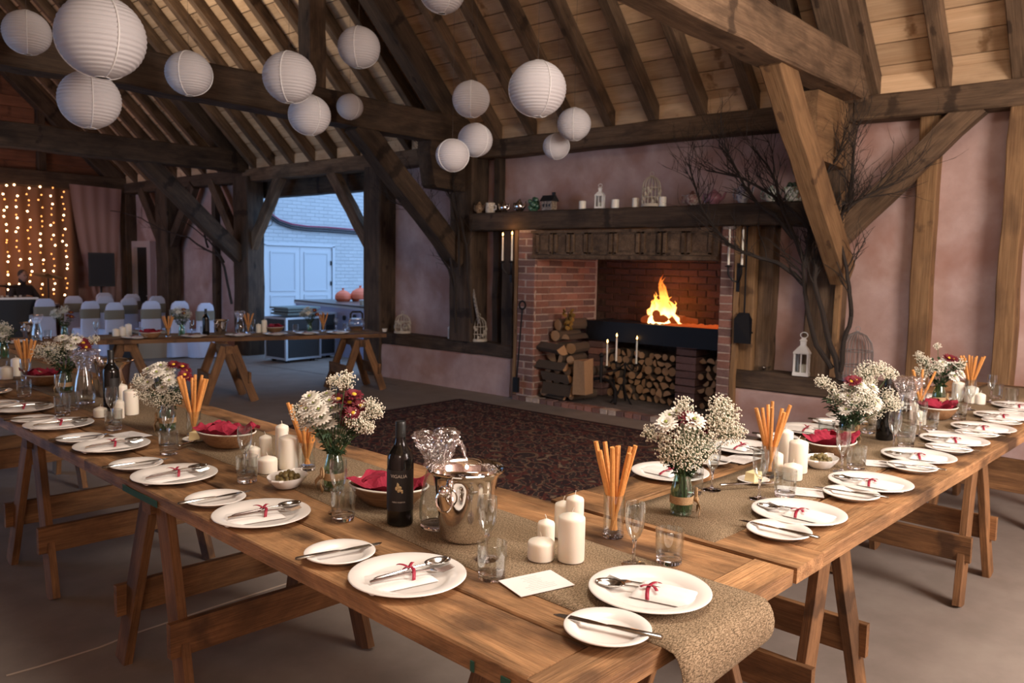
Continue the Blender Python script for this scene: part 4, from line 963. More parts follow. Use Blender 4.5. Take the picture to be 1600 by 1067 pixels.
def trA(a, lab, sp=.22): p = ab(a, 1.49); return trestle(lab, p, YAWA, .84, sp)
trA(1.08, 'wooden trestle under near corner end of left table, below hanging runner')
trA(2.80, 'wooden trestle under left table nearest the camera, legs splayed wide', .23)
trA(4.17, 'second wooden trestle under left table, at left edge of picture', .265)
trA(5.9, 'third wooden trestle under left table, hidden far back in shadow')
def trB(b, lab): p = ab(1.25, b); return trestle(lab, p, YAWB, .68, .225)
trB(2.57, 'wooden trestle under table running right, beside the corner joint')
trB(4.30, 'second wooden trestle under table running right, near right edge')
trB(5.85, 'last wooden trestle under table running right, close to pink wall')
trestle('wooden trestle under right end of far table, before the plinth wall', Vector((6.07, 7.80, 0)), -.25, .58, .22, T3-.045)
trestle('wooden trestle under middle of far table, left of the opening', Vector((4.54, 8.12, 0)), -.28, .62, .22, T3-.045)
trestle('wooden trestle under left end of far table, behind flowers', E3[1]*1+D3*.3+N3*.37, A3, .62, .22, T3-.045)
trestle('wooden trestle under the table at left of far table', c4+D4*.6, A4, .62, .22, T3-.045)
# ------------------------------------------------------------------ runners
def runner(lab, path, w, z, hang0=None, par=None):
    """path: list of centre points; a strip of hessian lying on the table, optional hang at its start"""
    mb = MB(); pts = []
    d0 = (path[0]-path[1]).normalized()
    if hang0:
        for s in (1.0, .9, .8, .7, .6, .5, .4, .3, .2, .1):      # a soft fold over the edge, curling back beneath
            a = s*PI*1.12; r = hang0
            pts.append((path[0]+d0*(r*.62*math.sin(a)+.010), -r*(1-math.cos(a))+0.0))
    for i in range(len(path)-1):
        n = max(2, int((path[i+1]-path[i]).length/.12))
        for k in range(n): pts.append((path[i].lerp(path[i+1], k/n), 0))
    pts.append((path[-1], 0))
    vs = []; nw = 8
    top = []
    for i, (p, dz) in enumerate(pts):
        q = pts[min(i+1, len(pts)-1)][0]-pts[max(i-1, 0)][0]; q.z = 0
        if hang0 and i < 11: q = -d0
        nrm = Vector((-q.y, q.x, 0)).normalized()
        row = []
        for k in range(nw+1):
            u = k/nw-.5; zz = z+dz*(1+.18*u)+.0012*mnoise.noise((p.x*6+u*3, p.y*6, 2))+.0015
            row.append(Vector((p.x, p.y, zz))+nrm*(u*w+.003*mnoise.noise((p.x*9, p.y*9, k))*(abs(u) > .45)))
        top.append(row)
    for row in top: vs += row
    m = nw+1; n = len(top); fs = [(i*m+k, i*m+k+1, (i+1)*m+k+1, (i+1)*m+k) for i in range(n-1) for k in range(nw)]
    mb.add(vs, fs, True)
    o = mb.build('table_runner', MT['hessian']); md = o.modifiers.new('thickness', 'SOLIDIFY'); md.thickness = .002; md.offset = 1
    tag(o, lab, 'table runner'); return o
runner('hessian runner along left table, its near end curling over the corner', [ab(.832, 1.523), ab(1.3, 1.528), ab(2.4, 1.60), ab(4.2, 1.60), ab(7.35, 1.66)], .38, T, .062)
runner('hessian runner along the table on the right, starting short of corner', [ab(1.262, 1.97), ab(1.24, 2.8), ab(1.25, 6.3)], .36, T)
runner('hessian runner along far table before the chairs', [c3-D3*.02, c3-D3*1.5, c3-D3*(L3-.02)], .3, T3)
# ------------------------------------------------------------------ rug
rq = [at_z(722, 625.5, 0), at_z(1006, 677, 0)]
def rugmat():
    m, nt, b = newmat('oriental_rug'); L = nt.links.new
    tc = N(nt, 'ShaderNodeTexCoord'); sp = N(nt, 'ShaderNodeSeparateXYZ'); L(tc.outputs['Object'], sp.inputs[0])
    def wave(scale, rot, dist):
        mp = N(nt, 'ShaderNodeMapping'); mp.inputs['Rotation'].default_value = (0, 0, rot); L(tc.outputs['Object'], mp.inputs['Vector'])
        w = N(nt, 'ShaderNodeTexWave'); w.inputs['Scale'].default_value = scale; w.inputs['Distortion'].default_value = dist; w.inputs['Detail'].default_value = 3; w.inputs['Detail Scale'].default_value = 2.5; L(mp.outputs[0], w.inputs['Vector']); return w
    vo = N(nt, 'ShaderNodeTexVoronoi'); vo.inputs['Scale'].default_value = 4.2; vo.inputs['Randomness'].default_value = .55; L(tc.outputs['Object'], vo.inputs['Vector'])
    v2 = N(nt, 'ShaderNodeTexVoronoi', feature='DISTANCE_TO_EDGE'); v2.inputs['Scale'].default_value = 7; v2.inputs['Randomness'].default_value = .8; L(tc.outputs['Object'], v2.inputs['Vector'])
    w1 = wave(3.2, .78, 6)
    c1 = N(nt, 'ShaderNodeValToRGB'); c1.color_ramp.interpolation = 'CONSTANT'; e = c1.color_ramp.elements
    cols = [(0, (.13, .042, .038)), (.20, (.05, .036, .038)), (.38, (.20, .13, .09)), (.48, (.125, .045, .04)), (.66, (.06, .05, .05)), (.70, (.26, .19, .135))]
    for i, (p, c) in enumerate(cols):
        q = e[i] if i < 2 else e.new(p); q.position = p; q.color = (*c, 1)
    L(vo.outputs['Distance'], c1.inputs[0])
    c2 = N(nt, 'ShaderNodeValToRGB'); c2.color_ramp.interpolation = 'CONSTANT'; e = c2.color_ramp.elements
    for i, (p, c) in enumerate([(0, (.045, .03, .034)), (.35, (.125, .04, .038)), (.60, (.30, .21, .15)), (.72, (.06, .045, .045))]):
        q = e[i] if i < 2 else e.new(p); q.position = p; q.color = (*c, 1)
    L(w1.outputs['Fac'], c2.inputs[0])
    mx = N(nt, 'ShaderNodeMix', data_type='RGBA'); L(c1.outputs[0], mx.inputs[6]); L(c2.outputs[0], mx.inputs[7])
    m1 = N(nt, 'ShaderNodeMath', operation='GREATER_THAN'); m1.inputs[1].default_value = .07; L(v2.outputs['Distance'], m1.inputs[0]); L(m1.outputs[0], mx.inputs[0])
    # border bands by distance from the edge (object space, rug is 3.9 x 3.2)
    def edge(axis, half):
        ab_ = N(nt, 'ShaderNodeMath', operation='ABSOLUTE'); L(sp.outputs[axis], ab_.inputs[0]); s = N(nt, 'ShaderNodeMath', operation='SUBTRACT'); s.inputs[0].default_value = half; L(ab_.outputs[0], s.inputs[1]); return s
    mn = N(nt, 'ShaderNodeMath', operation='MINIMUM'); L(edge('X', RUGX/2).outputs[0], mn.inputs[0]); L(edge('Y', RUGY/2).outputs[0], mn.inputs[1])
    cb_ = N(nt, 'ShaderNodeValToRGB'); cb_.color_ramp.interpolation = 'CONSTANT'; e = cb_.color_ramp.elements
    for i, (p, a) in enumerate([(0, .9), (.06, .0), (.12, .8), (.16, .1), (.42, .85), (.46, 0)]):
        q = e[i] if i < 2 else e.new(p); q.position = p; q.color = (a, a, a, 1)
    L(mn.outputs[0], cb_.inputs[0])
    m3 = N(nt, 'ShaderNodeMix', data_type='RGBA'); L(cb_.outputs[0], m3.inputs[0]); L(mx.outputs[2], m3.inputs[6]); m3.inputs[7].default_value = (.035, .018, .02, 1)
    L(m3.outputs[2], b.inputs['Base Color']); b.inputs['Roughness'].default_value = .95; b.inputs['Specular IOR Level'].default_value = .1
    no = N(nt, 'ShaderNodeTexNoise'); no.inputs['Scale'].default_value = 160; L(tc.outputs['Object'], no.inputs['Vector'])
    bp = N(nt, 'ShaderNodeBump'); bp.inputs['Strength'].default_value = .5; bp.inputs['Distance'].default_value = .01; L(no.outputs['Fac'], bp.inputs['Height']); L(bp.outputs['Normal'], b.inputs['Normal'])
    return m
RUGX, RUGY = 3.6, 4.3
t = thing('oriental_rug', 'large dark red patterned rug on concrete floor before the fireplace', 'rug', (6.44-RUGX/2, 6.37-RUGY/2, 0), 0.0)
MB().grid(lambda u, v: Vector(((u-.5)*RUGX, (v-.5)*RUGY, .012+.003*mnoise.noise((u*9, v*9, 0)))), 40, 40).box((0, 0, .005), (RUGX, RUGY, .01)).build('pile', rugmat(), t)
for s in (-1, 1):
    mb = MB()
    for k in range(110): x = -RUGX/2+RUGX*(k+.5)/110; mb.box((x, s*(RUGY/2+.03), .004), (.02, .06, .006))
    mb.build('fringe', plain('rug_fringe', (.16, .12, .09), .95), t, kind='stuff')
# ================================================================== tableware kinds
def mk_plate(r):
    def f():
        t = thing('dinner_plate' if r > .12 else 'side_plate', '', 'plate', group=None)
        k = r/.14
        t2 = MB().lathe([(0,.005),(.088*k,.005),(.094*k,.007),(.102*k,.0125),(.137*k,.0195),(.1395*k,.0185),(.14*k,.017),(.137*k,.0155),(.104*k,.008),(.088*k,.0),(.085*k,0),(.082*k,.002),(0,.002)], 56).build('plate_body', MT['china'], t)
        return t
    return f
def mk_plate_mesh(r, nm):
    k = r/.14
    me = MB().lathe([(0,.005),(.088*k,.005),(.094*k,.007),(.102*k,.0125),(.137*k,.0195),(.1395*k,.0185),(.14*k,.017),(.137*k,.0155),(.104*k,.008),(.088*k,.0),(.085*k,0),(.082*k,.002),(0,.002)], 56).mesh(nm, MT['china'], 60)
    def f():
        return tag(link(nm, me), '', 'plate')
    return f
dinner = Kind(mk_plate_mesh(.14, 'dinner_plate')); side = Kind(mk_plate_mesh(.09, 'side_plate'))
def mk_knife():
    t = thing('table_knife', '', 'knife')
    mb = MB(); mb.tube([(-.115,0,.004),(-.11,0,.004),(-.06,0,.0042),(-.012,0,.0036),(0,0,.003)], [.005,.0085,.0078,.006,.004], 8)
    for i in range(len(mb.v)): v = mb.v[i]; mb.v[i] = (v[0], v[1], .003+(v[2]-.004)*.55+.002)
    mb.build('handle', MT['steel'], t)
    m = MB(); pr = [(0,-.0045,.005),(.04,-.009,.0085),(.085,-.0095,.009),(.108,-.006,.008),(.118,.003,.004),(.118,.006,.006)]
    top = [(x, a, .0042) for x, a, b in pr]+[(x, b if x > 0 else .0045, .0042) for x, a, b in reversed(pr)]
    n = len(top); m.add(top+[(x, y, .0026) for x, y, z in top], [tuple(range(n)), tuple(range(2*n-1, n-1, -1))]+[(i, i+n, (i+1) % n+n, (i+1) % n) for i in range(n)])
    m.build('blade', MT['steel'], t); return t
knife = Kind(mk_knife)
def mk_spoon():
    t = thing('spoon', '', 'spoon')
    MB().tube([(-.12,0,.0),(-.11,0,.001),(-.06,0,.003),(0,0,.006),(.03,0,.004)], [.003,.0042,.003,.0024,.0028], 7).build('handle', MT['steel'], t)
    def bowl(u, v):
        a = 2*PI*u; r = v; return Vector((.058+.036*r*math.cos(a)*(1-.08*math.cos(a)), .0235*r*math.sin(a), -.006+.013*r*r))
    o = MB().grid(bowl, 24, 6).build('bowl', MT['steel'], t); md = o.modifiers.new('t', 'SOLIDIFY'); md.thickness = .0014
    return t
spoon = Kind(mk_spoon)
def mk_fork():
    t = thing('fork', '', 'fork')
    MB().tube([(-.12,0,0),(-.11,0,.001),(-.05,0,.004),(.0,0,.006),(.03,0,.004)], [.003,.0042,.003,.0024,.0028], 7).build('handle', MT['steel'], t)
    MB().hexa([(.028,-.004,.003),(.045,-.012,.0),(.045,.012,.0),(.028,.004,.003),(.028,-.004,.005),(.045,-.012,.002),(.045,.012,.002),(.028,.004,.005)]).build('neck', MT['steel'], t)
    for k in range(4): y = -.0098+k*.0065; MB().tube([(.044, y, .001),(.06, y, -.002),(.085, y*.95, .003),(.09, y*.95, .005)], [.0021,.002,.0016,.0008], 5).build('tine', MT['steel'], t)
    return t
fork = Kind(mk_fork)
def mk_napkin(pouch=True):
    def f():
        t = thing('folded_napkin', '', 'napkin'); W_ = .098 if pouch else .112; X0, X1 = -.098, (.045 if pouch else .066)
        hh = .0150 if pouch else .0065
        def top(u, v):
            x = X0+(X1-X0)*u; y = (v-.5)*W_; e = (1-(2*v-1)**6)*(1-abs(2*u-1)**10)
            return Vector((x, y, .002+hh*e*(.55+.45*u if pouch else 1)-.003*math.exp(-((x-.008)/.018)**2)*e+.0012*math.sin(v*14)*e))
        MB().grid(top, 24, 12).add([(X0,-W_/2,.001),(X1,-W_/2,.001),(X1,W_/2,.001),(X0,W_/2,.001)], [(3,2,1,0)]).build('cloth', MT['napkin'], t)
        MB().hexa([(X0,-W_/2,0),(X0,W_*.4,0),(X0-.006,W_*.35,0),(X0-.006,-W_*.45,0),(X0,-W_/2,.003),(X0,W_*.4,.003),(X0-.006,W_*.35,.003),(X0-.006,-W_*.45,.003)]).build('hem', MT['napkin'], t)
        rb = MB(); zt = .019 if pouch else .0245; rx = .0 if pouch else .012; wy = .104 if pouch else .066
        def band(u, v): y = (u-.5)*wy; e = 1-(2*u-1)**4; return Vector((rx+(v-.5)*.009+.012*math.sin(u*3), y, .004+(zt-.006)*e))
        rb.grid(band, 14, 1)
        for a, L_ in ((.8, .030), (2.2, .034)):
            def tail(u, v, a=a, L_=L_): return Vector((rx+.006+L_*u*math.cos(a)-(v-.5)*.008*math.sin(a), .004+L_*u*math.sin(a)+(v-.5)*.008*math.cos(a), zt-.001+.005*math.sin(u*2.6)))
            rb.grid(tail, 6, 1)
        o = rb.build('ribbon', MT['ribbon'], t); md = o.modifiers.new('t', 'SOLIDIFY'); md.thickness = .0006
        return t
    return f
pouch = Kind(mk_napkin(True)); napkin = Kind(mk_napkin(False))
def mk_tumbler():
    t = thing('tumbler', '', 'glass'); R_, h = .0365, .088
    MB().lathe([(R_*.9,.014),(R_*.97,.03),(R_,h),(R_-.0012,h+.0006),(R_-.0024,h),(R_*.97-.0024,.03),(R_*.86,.016)], 36).build('wall', MT['glass'], t)
    MB().lathe([(0,0),(R_*.80,0),(R_*.88,.003),(R_*.90,.0145),(R_*.86,.0155),(R_*.5,.0125),(0,.0115)], 36).build('thick_base', MT['baseglass'], t)
    return t
tumbler = Kind(mk_tumbler)
def mk_flute():
    t = thing('flute', '', 'glass')
    MB().lathe([(0,.066),(.006,.0665),(.015,.078),(.0225,.098),(.0262,.122),(.0262,.142),(.0248,.162),(.0243,.1624),(.0238,.162),(.0250,.142),(.0250,.122),(.0212,.099),(.0135,.079),(.005,.0705),(0,.07)], 32).build('bowl', MT['glass'], t)
    MB().lathe([(0,.0),(.031,0),(.0315,.001),(.02,.003),(.007,.006),(.0042,.012),(.0034,.035),(.004,.055),(.0065,.0655),(0,.0662)], 28).build('stem_and_foot', MT['baseglass'], t)
    return t
flute = Kind(mk_flute)
def mk_card():
    t = thing('menu_card', '', 'card'); MB().box((0,0,.0008), (.148,.105,.0012)).build('sheet', MT['paper'], t)
    rr = random.Random(4); mb = MB()
    for k in range(9):
        w = rr.uniform(.03,.085); mb.box((0,.036-k*.0088,.0017), (w,.0011,.0004))
    mb.build('print', MT['print'], t, kind='stuff'); return t
card = Kind(mk_card)
def candle(lab, pos, r, h, grp=None):
    t = thing('pillar_candle', lab, 'candle', pos, random.random()*6, grp)
    MB().lathe([(0,0),(r*.97,0),(r,.003),(r,h-.012),(r*.985,h-.007),(r*.9,h-.003),(r*.3,h+.004),(0,h+.007)], 36).build('wax', MT['wax'], t)
    MB().tube([(0,0,h+.004),(.001,0,h+.011),(.004,.001,h+.018)], .0012, 5).build('wick', MT['wick'], t)
    return t
def jar(lab, pos, n=9, h=.12, L=.235, seed=1, what='table'):
    rr = random.Random(seed); R_ = .029
    t = thing('breadstick_glass', lab, 'glass', pos, 0)
    MB().lathe([(R_,.012),(R_*1.03,h),(R_*1.03-.0012,h+.0006),(R_*1.03-.0022,h),(R_-.0022,.014)], 30).build('wall', MT['glass'], t)
    MB().lathe([(0,0),(R_*.95,0),(R_,.004),(R_,.012),(R_*.9,.013),(0,.011)], 30).build('thick_base', MT['baseglass'], t)
    YR0 = math.atan2(CX.y, CX.x); kt = rr.randrange(n)
    for k in range(n):
        a = 2.4*k+rr.random()*.4; b = a+PI+rr.uniform(-.7, .7)
        q = .021 if k else .004
        p0 = Vector((q*math.cos(b)*.30, q*math.sin(b)*.30, .019)); p1 = Vector((q*math.cos(a)*.95, q*math.sin(a)*.95, h)); d = (p1-p0).normalized(); ll = L*rr.uniform(.93, 1.03)
        mb = MB(); pts = [p0+d*ll*i/5+Vector((rr.uniform(-.0008,.0008), rr.uniform(-.0008,.0008), 0)) for i in range(6)]
        mb.tube(pts, [.0055,.0066,.0068,.0066,.0069,.0064], 8)
        o = mb.build('breadstick', MT['bread'], None, pos); tag(o, 'golden breadstick in glass %s, leaning %s%s' % (what, ('right', 'right and away', 'away', 'left and away', 'left', 'left and forward', 'forward', 'right and forward')[int(((a-YR0) % (2*PI))/(PI/4)+.5) % 8], ', tallest' if k == kt else (', inner one' if k % 2 else '')), 'breadstick', 'breadsticks in glass %s' % what)
    return t
def basket(lab, pos, rz, s=1.0, seed=0):
    t = thing('bread_basket', lab, 'basket', pos, rz)
    MB().lathe([(0,0),(.05,0),(.062,.006),(.086,.036),(.098,.062),(.0955,.0635),(.082,.038),(.058,.011),(0,.009)], 40, sx=1.3*s, sy=.95*s).build('bowl', MT['basket'], t)
    MB().lathe([(.0975,.060),(.0995,.063),(.0965,.066),(.0945,.063)], 40, sx=1.3*s, sy=.95*s).build('rim', MT['wick'], t)
    nk = thing('paper_napkin', 'crumpled crimson paper napkin in bread basket '+lab.split('red napkin ')[1], 'napkin', pos, rz)
    rr = random.Random(seed)
    def cl(u, v):
        a = 2*PI*u; sq = 1/max(abs(math.cos(a)), abs(math.sin(a)))      # a square of paper, its corners standing out
        r = v*.082*sq*1.05; e = max(0, r-.07)
        x = min(r, .125)*math.cos(a)*1.28*s; y = min(r, .118)*math.sin(a)*.95*s
        z = .013+.058*min(1, (r/.085)**2)+.028*mnoise.noise((x*26+seed, y*26, seed))*min(1, v*2)+(.03*e/.05 if e > 0 else 0)*(.4+mnoise.noise((a*1.5, seed, 3))*1.3)
        return Vector((x, y, max(z, .012)))
    o = MB().grid(cl, 44, 12, False).build('sheet', MT['rednap'], nk)
    def fold(u, v): return Vector(((u-.5)*.15, (v-.5)*.06+.02*math.sin(u*5), .07+.03*math.sin(u*PI)+.012*mnoise.noise((u*5, v*5, seed+9)))) 
    MB().grid(fold, 10, 5, False).build('loose_fold', MT['rednap'], nk, (0, .02, 0), (0, 0, .5))
    return t
def olives(lab, pos, rz, par=''):
    t = thing('olive_dish', lab, 'bowl', pos, rz)
    MB().lathe([(0,.004),(.035,.004),(.04,.0),(.045,.004),(.066,.026),(.070,.036),(.0685,.0365),(.060,.026),(.038,.01),(0,.009)], 40, sx=1.12, sy=.9).build('dish', MT['china'], t)
    for sx in (-1, 1): MB().tube([(sx*.073,-.018,.034),(sx*.086,-.012,.036),(sx*.086,.012,.036),(sx*.073,.018,.034)], .004, 6).build('handle', MT['china'], t)
    rr = random.Random(2); R = Matrix.Rotation(rz, 3, 'Z'); k = 0
    for i in range(22):
        a = 2.4*i; r = .043*math.sqrt(i/22); z = .022+(.016 if i < 9 else .004)+.002*rr.random()
        o = link('green_olive', OL, None, Vector(pos)+R @ Vector((r*math.cos(a)*1.1, r*math.sin(a)*.85, z)), (rr.random()*3, rr.random()*3, rr.random()*3))
        tag(o, 'green olive in white %s, %s, towards its %s' % (par, 'on top' if i < 7 else 'mid heap' if i < 14 else 'by the rim', ('right', 'right back', 'back', 'left back', 'left', 'left front', 'front', 'right front')[int(((a+rz-math.atan2(CX.y, CX.x)) % (2*PI))/(PI/4)+.5) % 8]), 'olive', 'olives in %s' % par)
    return t
OL = MB().ball((0,0,0), .0088, 9, 7, (1.2, 1, 1)).mesh('green_olive', MT['olive'])
def bucket(lab, pos, rz, s=1.0):
    t = thing('ice_bucket', lab, 'ice bucket', pos, rz)
    MB().lathe([(0,0),(.064*s,0),(.068*s,.003),(.071*s,.012),(.086*s,.150*s),(.090*s,.172*s),(.098*s,.186*s),(.107*s,.190*s),(.1085*s,.1935*s),(.105*s,.196*s),(.096*s,.192*s),(.088*s,.180*s),(.083*s,.150*s),(.068*s,.015),(0,.012)], 64).build('pail', MT['silver'], t)
    for a in (0, PI):
        m = Matrix.Rotation(a, 3, 'Z')
        MB().tube([m @ Vector((.083*s,0,.15*s)), m @ Vector((.093*s,0,.15*s))], .008, 10).ball(m @ Vector((.101*s,0,.15*s)), .0155*s, 16, 10).build('knob', MT['silver'], t)
        MB().tube([m @ Vector((.095*s+.008*s*(1-math.cos(k*PI/9))*.5, .026*s*math.sin(k*PI/9), .122*s+.028*s*math.cos(k*PI/9))) for k in range(19)], .0032, 7).build('ring_handle', MT['silver'], t)
    return t
def bottle(lab, pos, rz, detail=False):
    t = thing('wine_bottle', lab, 'bottle', pos, rz)
    MB().lathe([(0,.006),(.02,.004),(.034,0),(.0372,.003),(.038,.01),(.038,.188),(.0365,.200),(.031,.213),(.0215,.226),(.0162,.240),(.0148,.26),(.0146,.292),(0,.292)], 40).build('glass_body', MT['bottle'], t)
    MB().lathe([(.0151,.230),(.0153,.240),(.0152,.290),(.0150,.297),(.0138,.2985),(0,.2985)], 28).build('capsule', MT['capsule'], t)
    lb = MB().grid(lambda u, v: Vector((.0385*math.cos((u-.5)*2.9-PI/2), .0385*math.sin((u-.5)*2.9-PI/2), .045+.118*v)), 28, 2).build('label', MT['label'], t)
    if detail:
        def wrap(txt, size, z, mat, nm):
            cu = bpy.data.curves.new(nm, 'FONT'); cu.body = txt; cu.size = size; cu.align_x = 'CENTER'; cu.extrude = 0
            ob = bpy.data.objects.new(nm, cu); C.objects.link(ob)
            me = bpy.data.meshes.new_from_object(ob.evaluated_get(bpy.context.evaluated_depsgraph_get())); bpy.data.objects.remove(ob)
            bm = bmesh.new(); bm.from_mesh(me); bmesh.ops.triangulate(bm, faces=bm.faces)
            for _ in range(1): bmesh.ops.subdivide_edges(bm, edges=[e for e in bm.edges if e.calc_length() > .006], cuts=2)
            for v in bm.verts:
                a = v.co.x/.0389-PI/2; v.co = Vector((.0389*math.cos(a), .0389*math.sin(a), z+v.co.y))
            bm.to_mesh(me); bm.free(); me.materials.clear(); me.materials.append(mat)
            return link(nm, me, lb)
        wrap('VIGALIA', .0135, .142, MT['labelprint'], 'lettering'); wrap('NERO RISERVA', .0058, .070, MT['labelprint'], 'lettering')
        mb = MB()      # small gilt crest
        for k, (x, z, sx, sz) in enumerate(((-.002,.121,.004,.006), (.003,.114,.006,.005), (-.006,.112,.004,.006), (.006,.106,.007,.0035), (.0,.105,.004,.005), (.010,.101,.003,.004), (-.003,.126,.002,.003))):
            a = x/.0389-PI/2; mb.ball((.0387*math.cos(a), .0387*math.sin(a), z), 1, 8, 6, (sx, .0012, sz))
        mb.build('crest', MT['goldprint'], lb)
    return t
def carafe(lab, pos, rz, h=.25, seed=0):
    t = thing('water_carafe', lab, 'carafe', pos, rz)
    MB().lathe([(.044,.012),(.050,.03),(.050,.07),(.040,.13),(.026,.185),(.024,.21),(.032,h),(.0308,h+.0006),(.0298,h),(.0222,.21),(.0242,.185),(.038,.13),(.0482,.07),(.0482,.03),(.042,.014)], 36).build('wall', MT['glass'], t)
    MB().lathe([(0,0),(.042,0),(.046,.003),(.044,.013),(.03,.011),(0,.010)], 36).build('thick_base', MT['baseglass'], t)
    c = thing('cellophane_wrap', 'crumpled clear cellophane over carafe neck, '+lab.split('cellophane ')[1], 'cellophane', Vector(pos), rz)
    mb = MB()
    def cr(u, v):
        a = 2*PI*u; pr = [(.034, -.045), (.036, -.02), (.046, .0), (.062, .025), (.070, .045), (.062, .058), (.03, .060), (.005, .052)]
        i = min(int(v*7), 6); q = v*7-i; r = pr[i][0]*(1-q)+pr[i+1][0]*q; z = pr[i][1]*(1-q)+pr[i+1][1]*q
        n = mnoise.noise((math.cos(a)*2.2+seed, math.sin(a)*2.2, v*3)); n2 = mnoise.noise((math.cos(a)*8+seed, math.sin(a)*8, v*14)); r *= .86+.26*n+.22*n2
        return Vector((r*math.cos(a)*1.06, r*math.sin(a), h-.02+z+.012*n))
    mb.grid(cr, 90, 44, False).build('film', MT['film'], c)
    def fl(u, v):
        return Vector((-.035-.05*u+.014*mnoise.noise((u*4, v*4, seed)), (v-.5)*.075, h-.015+.045*math.sin(u*2.4)-.055*u*u+.02*mnoise.noise((u*9+4, v*9, seed))))
    MB().grid(fl, 26, 26, False).build('loose_corner', MT['film'], c)
    return t
def butter(lab, pos, rz):
    t = thing('butter_dish', lab, 'butter dish', pos, rz)
    MB().lathe([(0,.003),(.035,.003),(.052,.010),(.054,.009),(.036,0),(0,0)], 32, sx=1.1).build('saucer', MT['china'], t)
    MB().hexa([(-.026,-.02,.004),(.026,-.02,.004),(.026,.02,.004),(-.026,.02,.004),(-.023,-.018,.034),(.024,-.018,.036),(.024,.018,.036),(-.023,.018,.034)]).build('butter', MT['butter'], t)
    return t
# ------------------------------------------------------------------ bouquets
def fl_mesh(n, rows, r, wid, up, seed):
    rr = random.Random(seed); mb = MB()
    for row in range(rows):
        for k in range(n-row):
            a = 2*PI*(k+.5*(row % 2))/(n-row)+rr.uniform(-.08, .08); q = r*(1-.22*row)*rr.uniform(.92, 1.06); el = up+row*.36+rr.uniform(-.08, .08)
            d = Vector((math.cos(a)*math.cos(el), math.sin(a)*math.cos(el), math.sin(el))); s = Vector((-math.sin(a), math.cos(a), 0))*wid; nrm = Vector((0,0,.0012))
            b = d*r*.12; m_ = d*q*.62+Vector((0,0,.001)); e = d*q
            mb.add([b-s*.35, m_-s, e-s*.45, e+s*.45, m_+s, b+s*.35], [(0,1,4,5), (1,2,3,4)])
    return mb
FW = [fl_mesh(15, 4, .026, .0042, .06, k).mesh('chrysanthemum', MT['petal']) for k in range(3)]
FRD = [fl_mesh(15, 2, .026, .0038, .12, 9+k).mesh('red_daisy', MT['redpetal']) for k in range(2)]
EY = MB().ball((0,0,.003), .0065, 9, 6, (1,1,.6)).mesh('flower_eye', MT['eye']); EG = MB().ball((0,0,.008), .004, 7, 5, (1,1,.8)).mesh('flower_eye', MT['greeneye'])
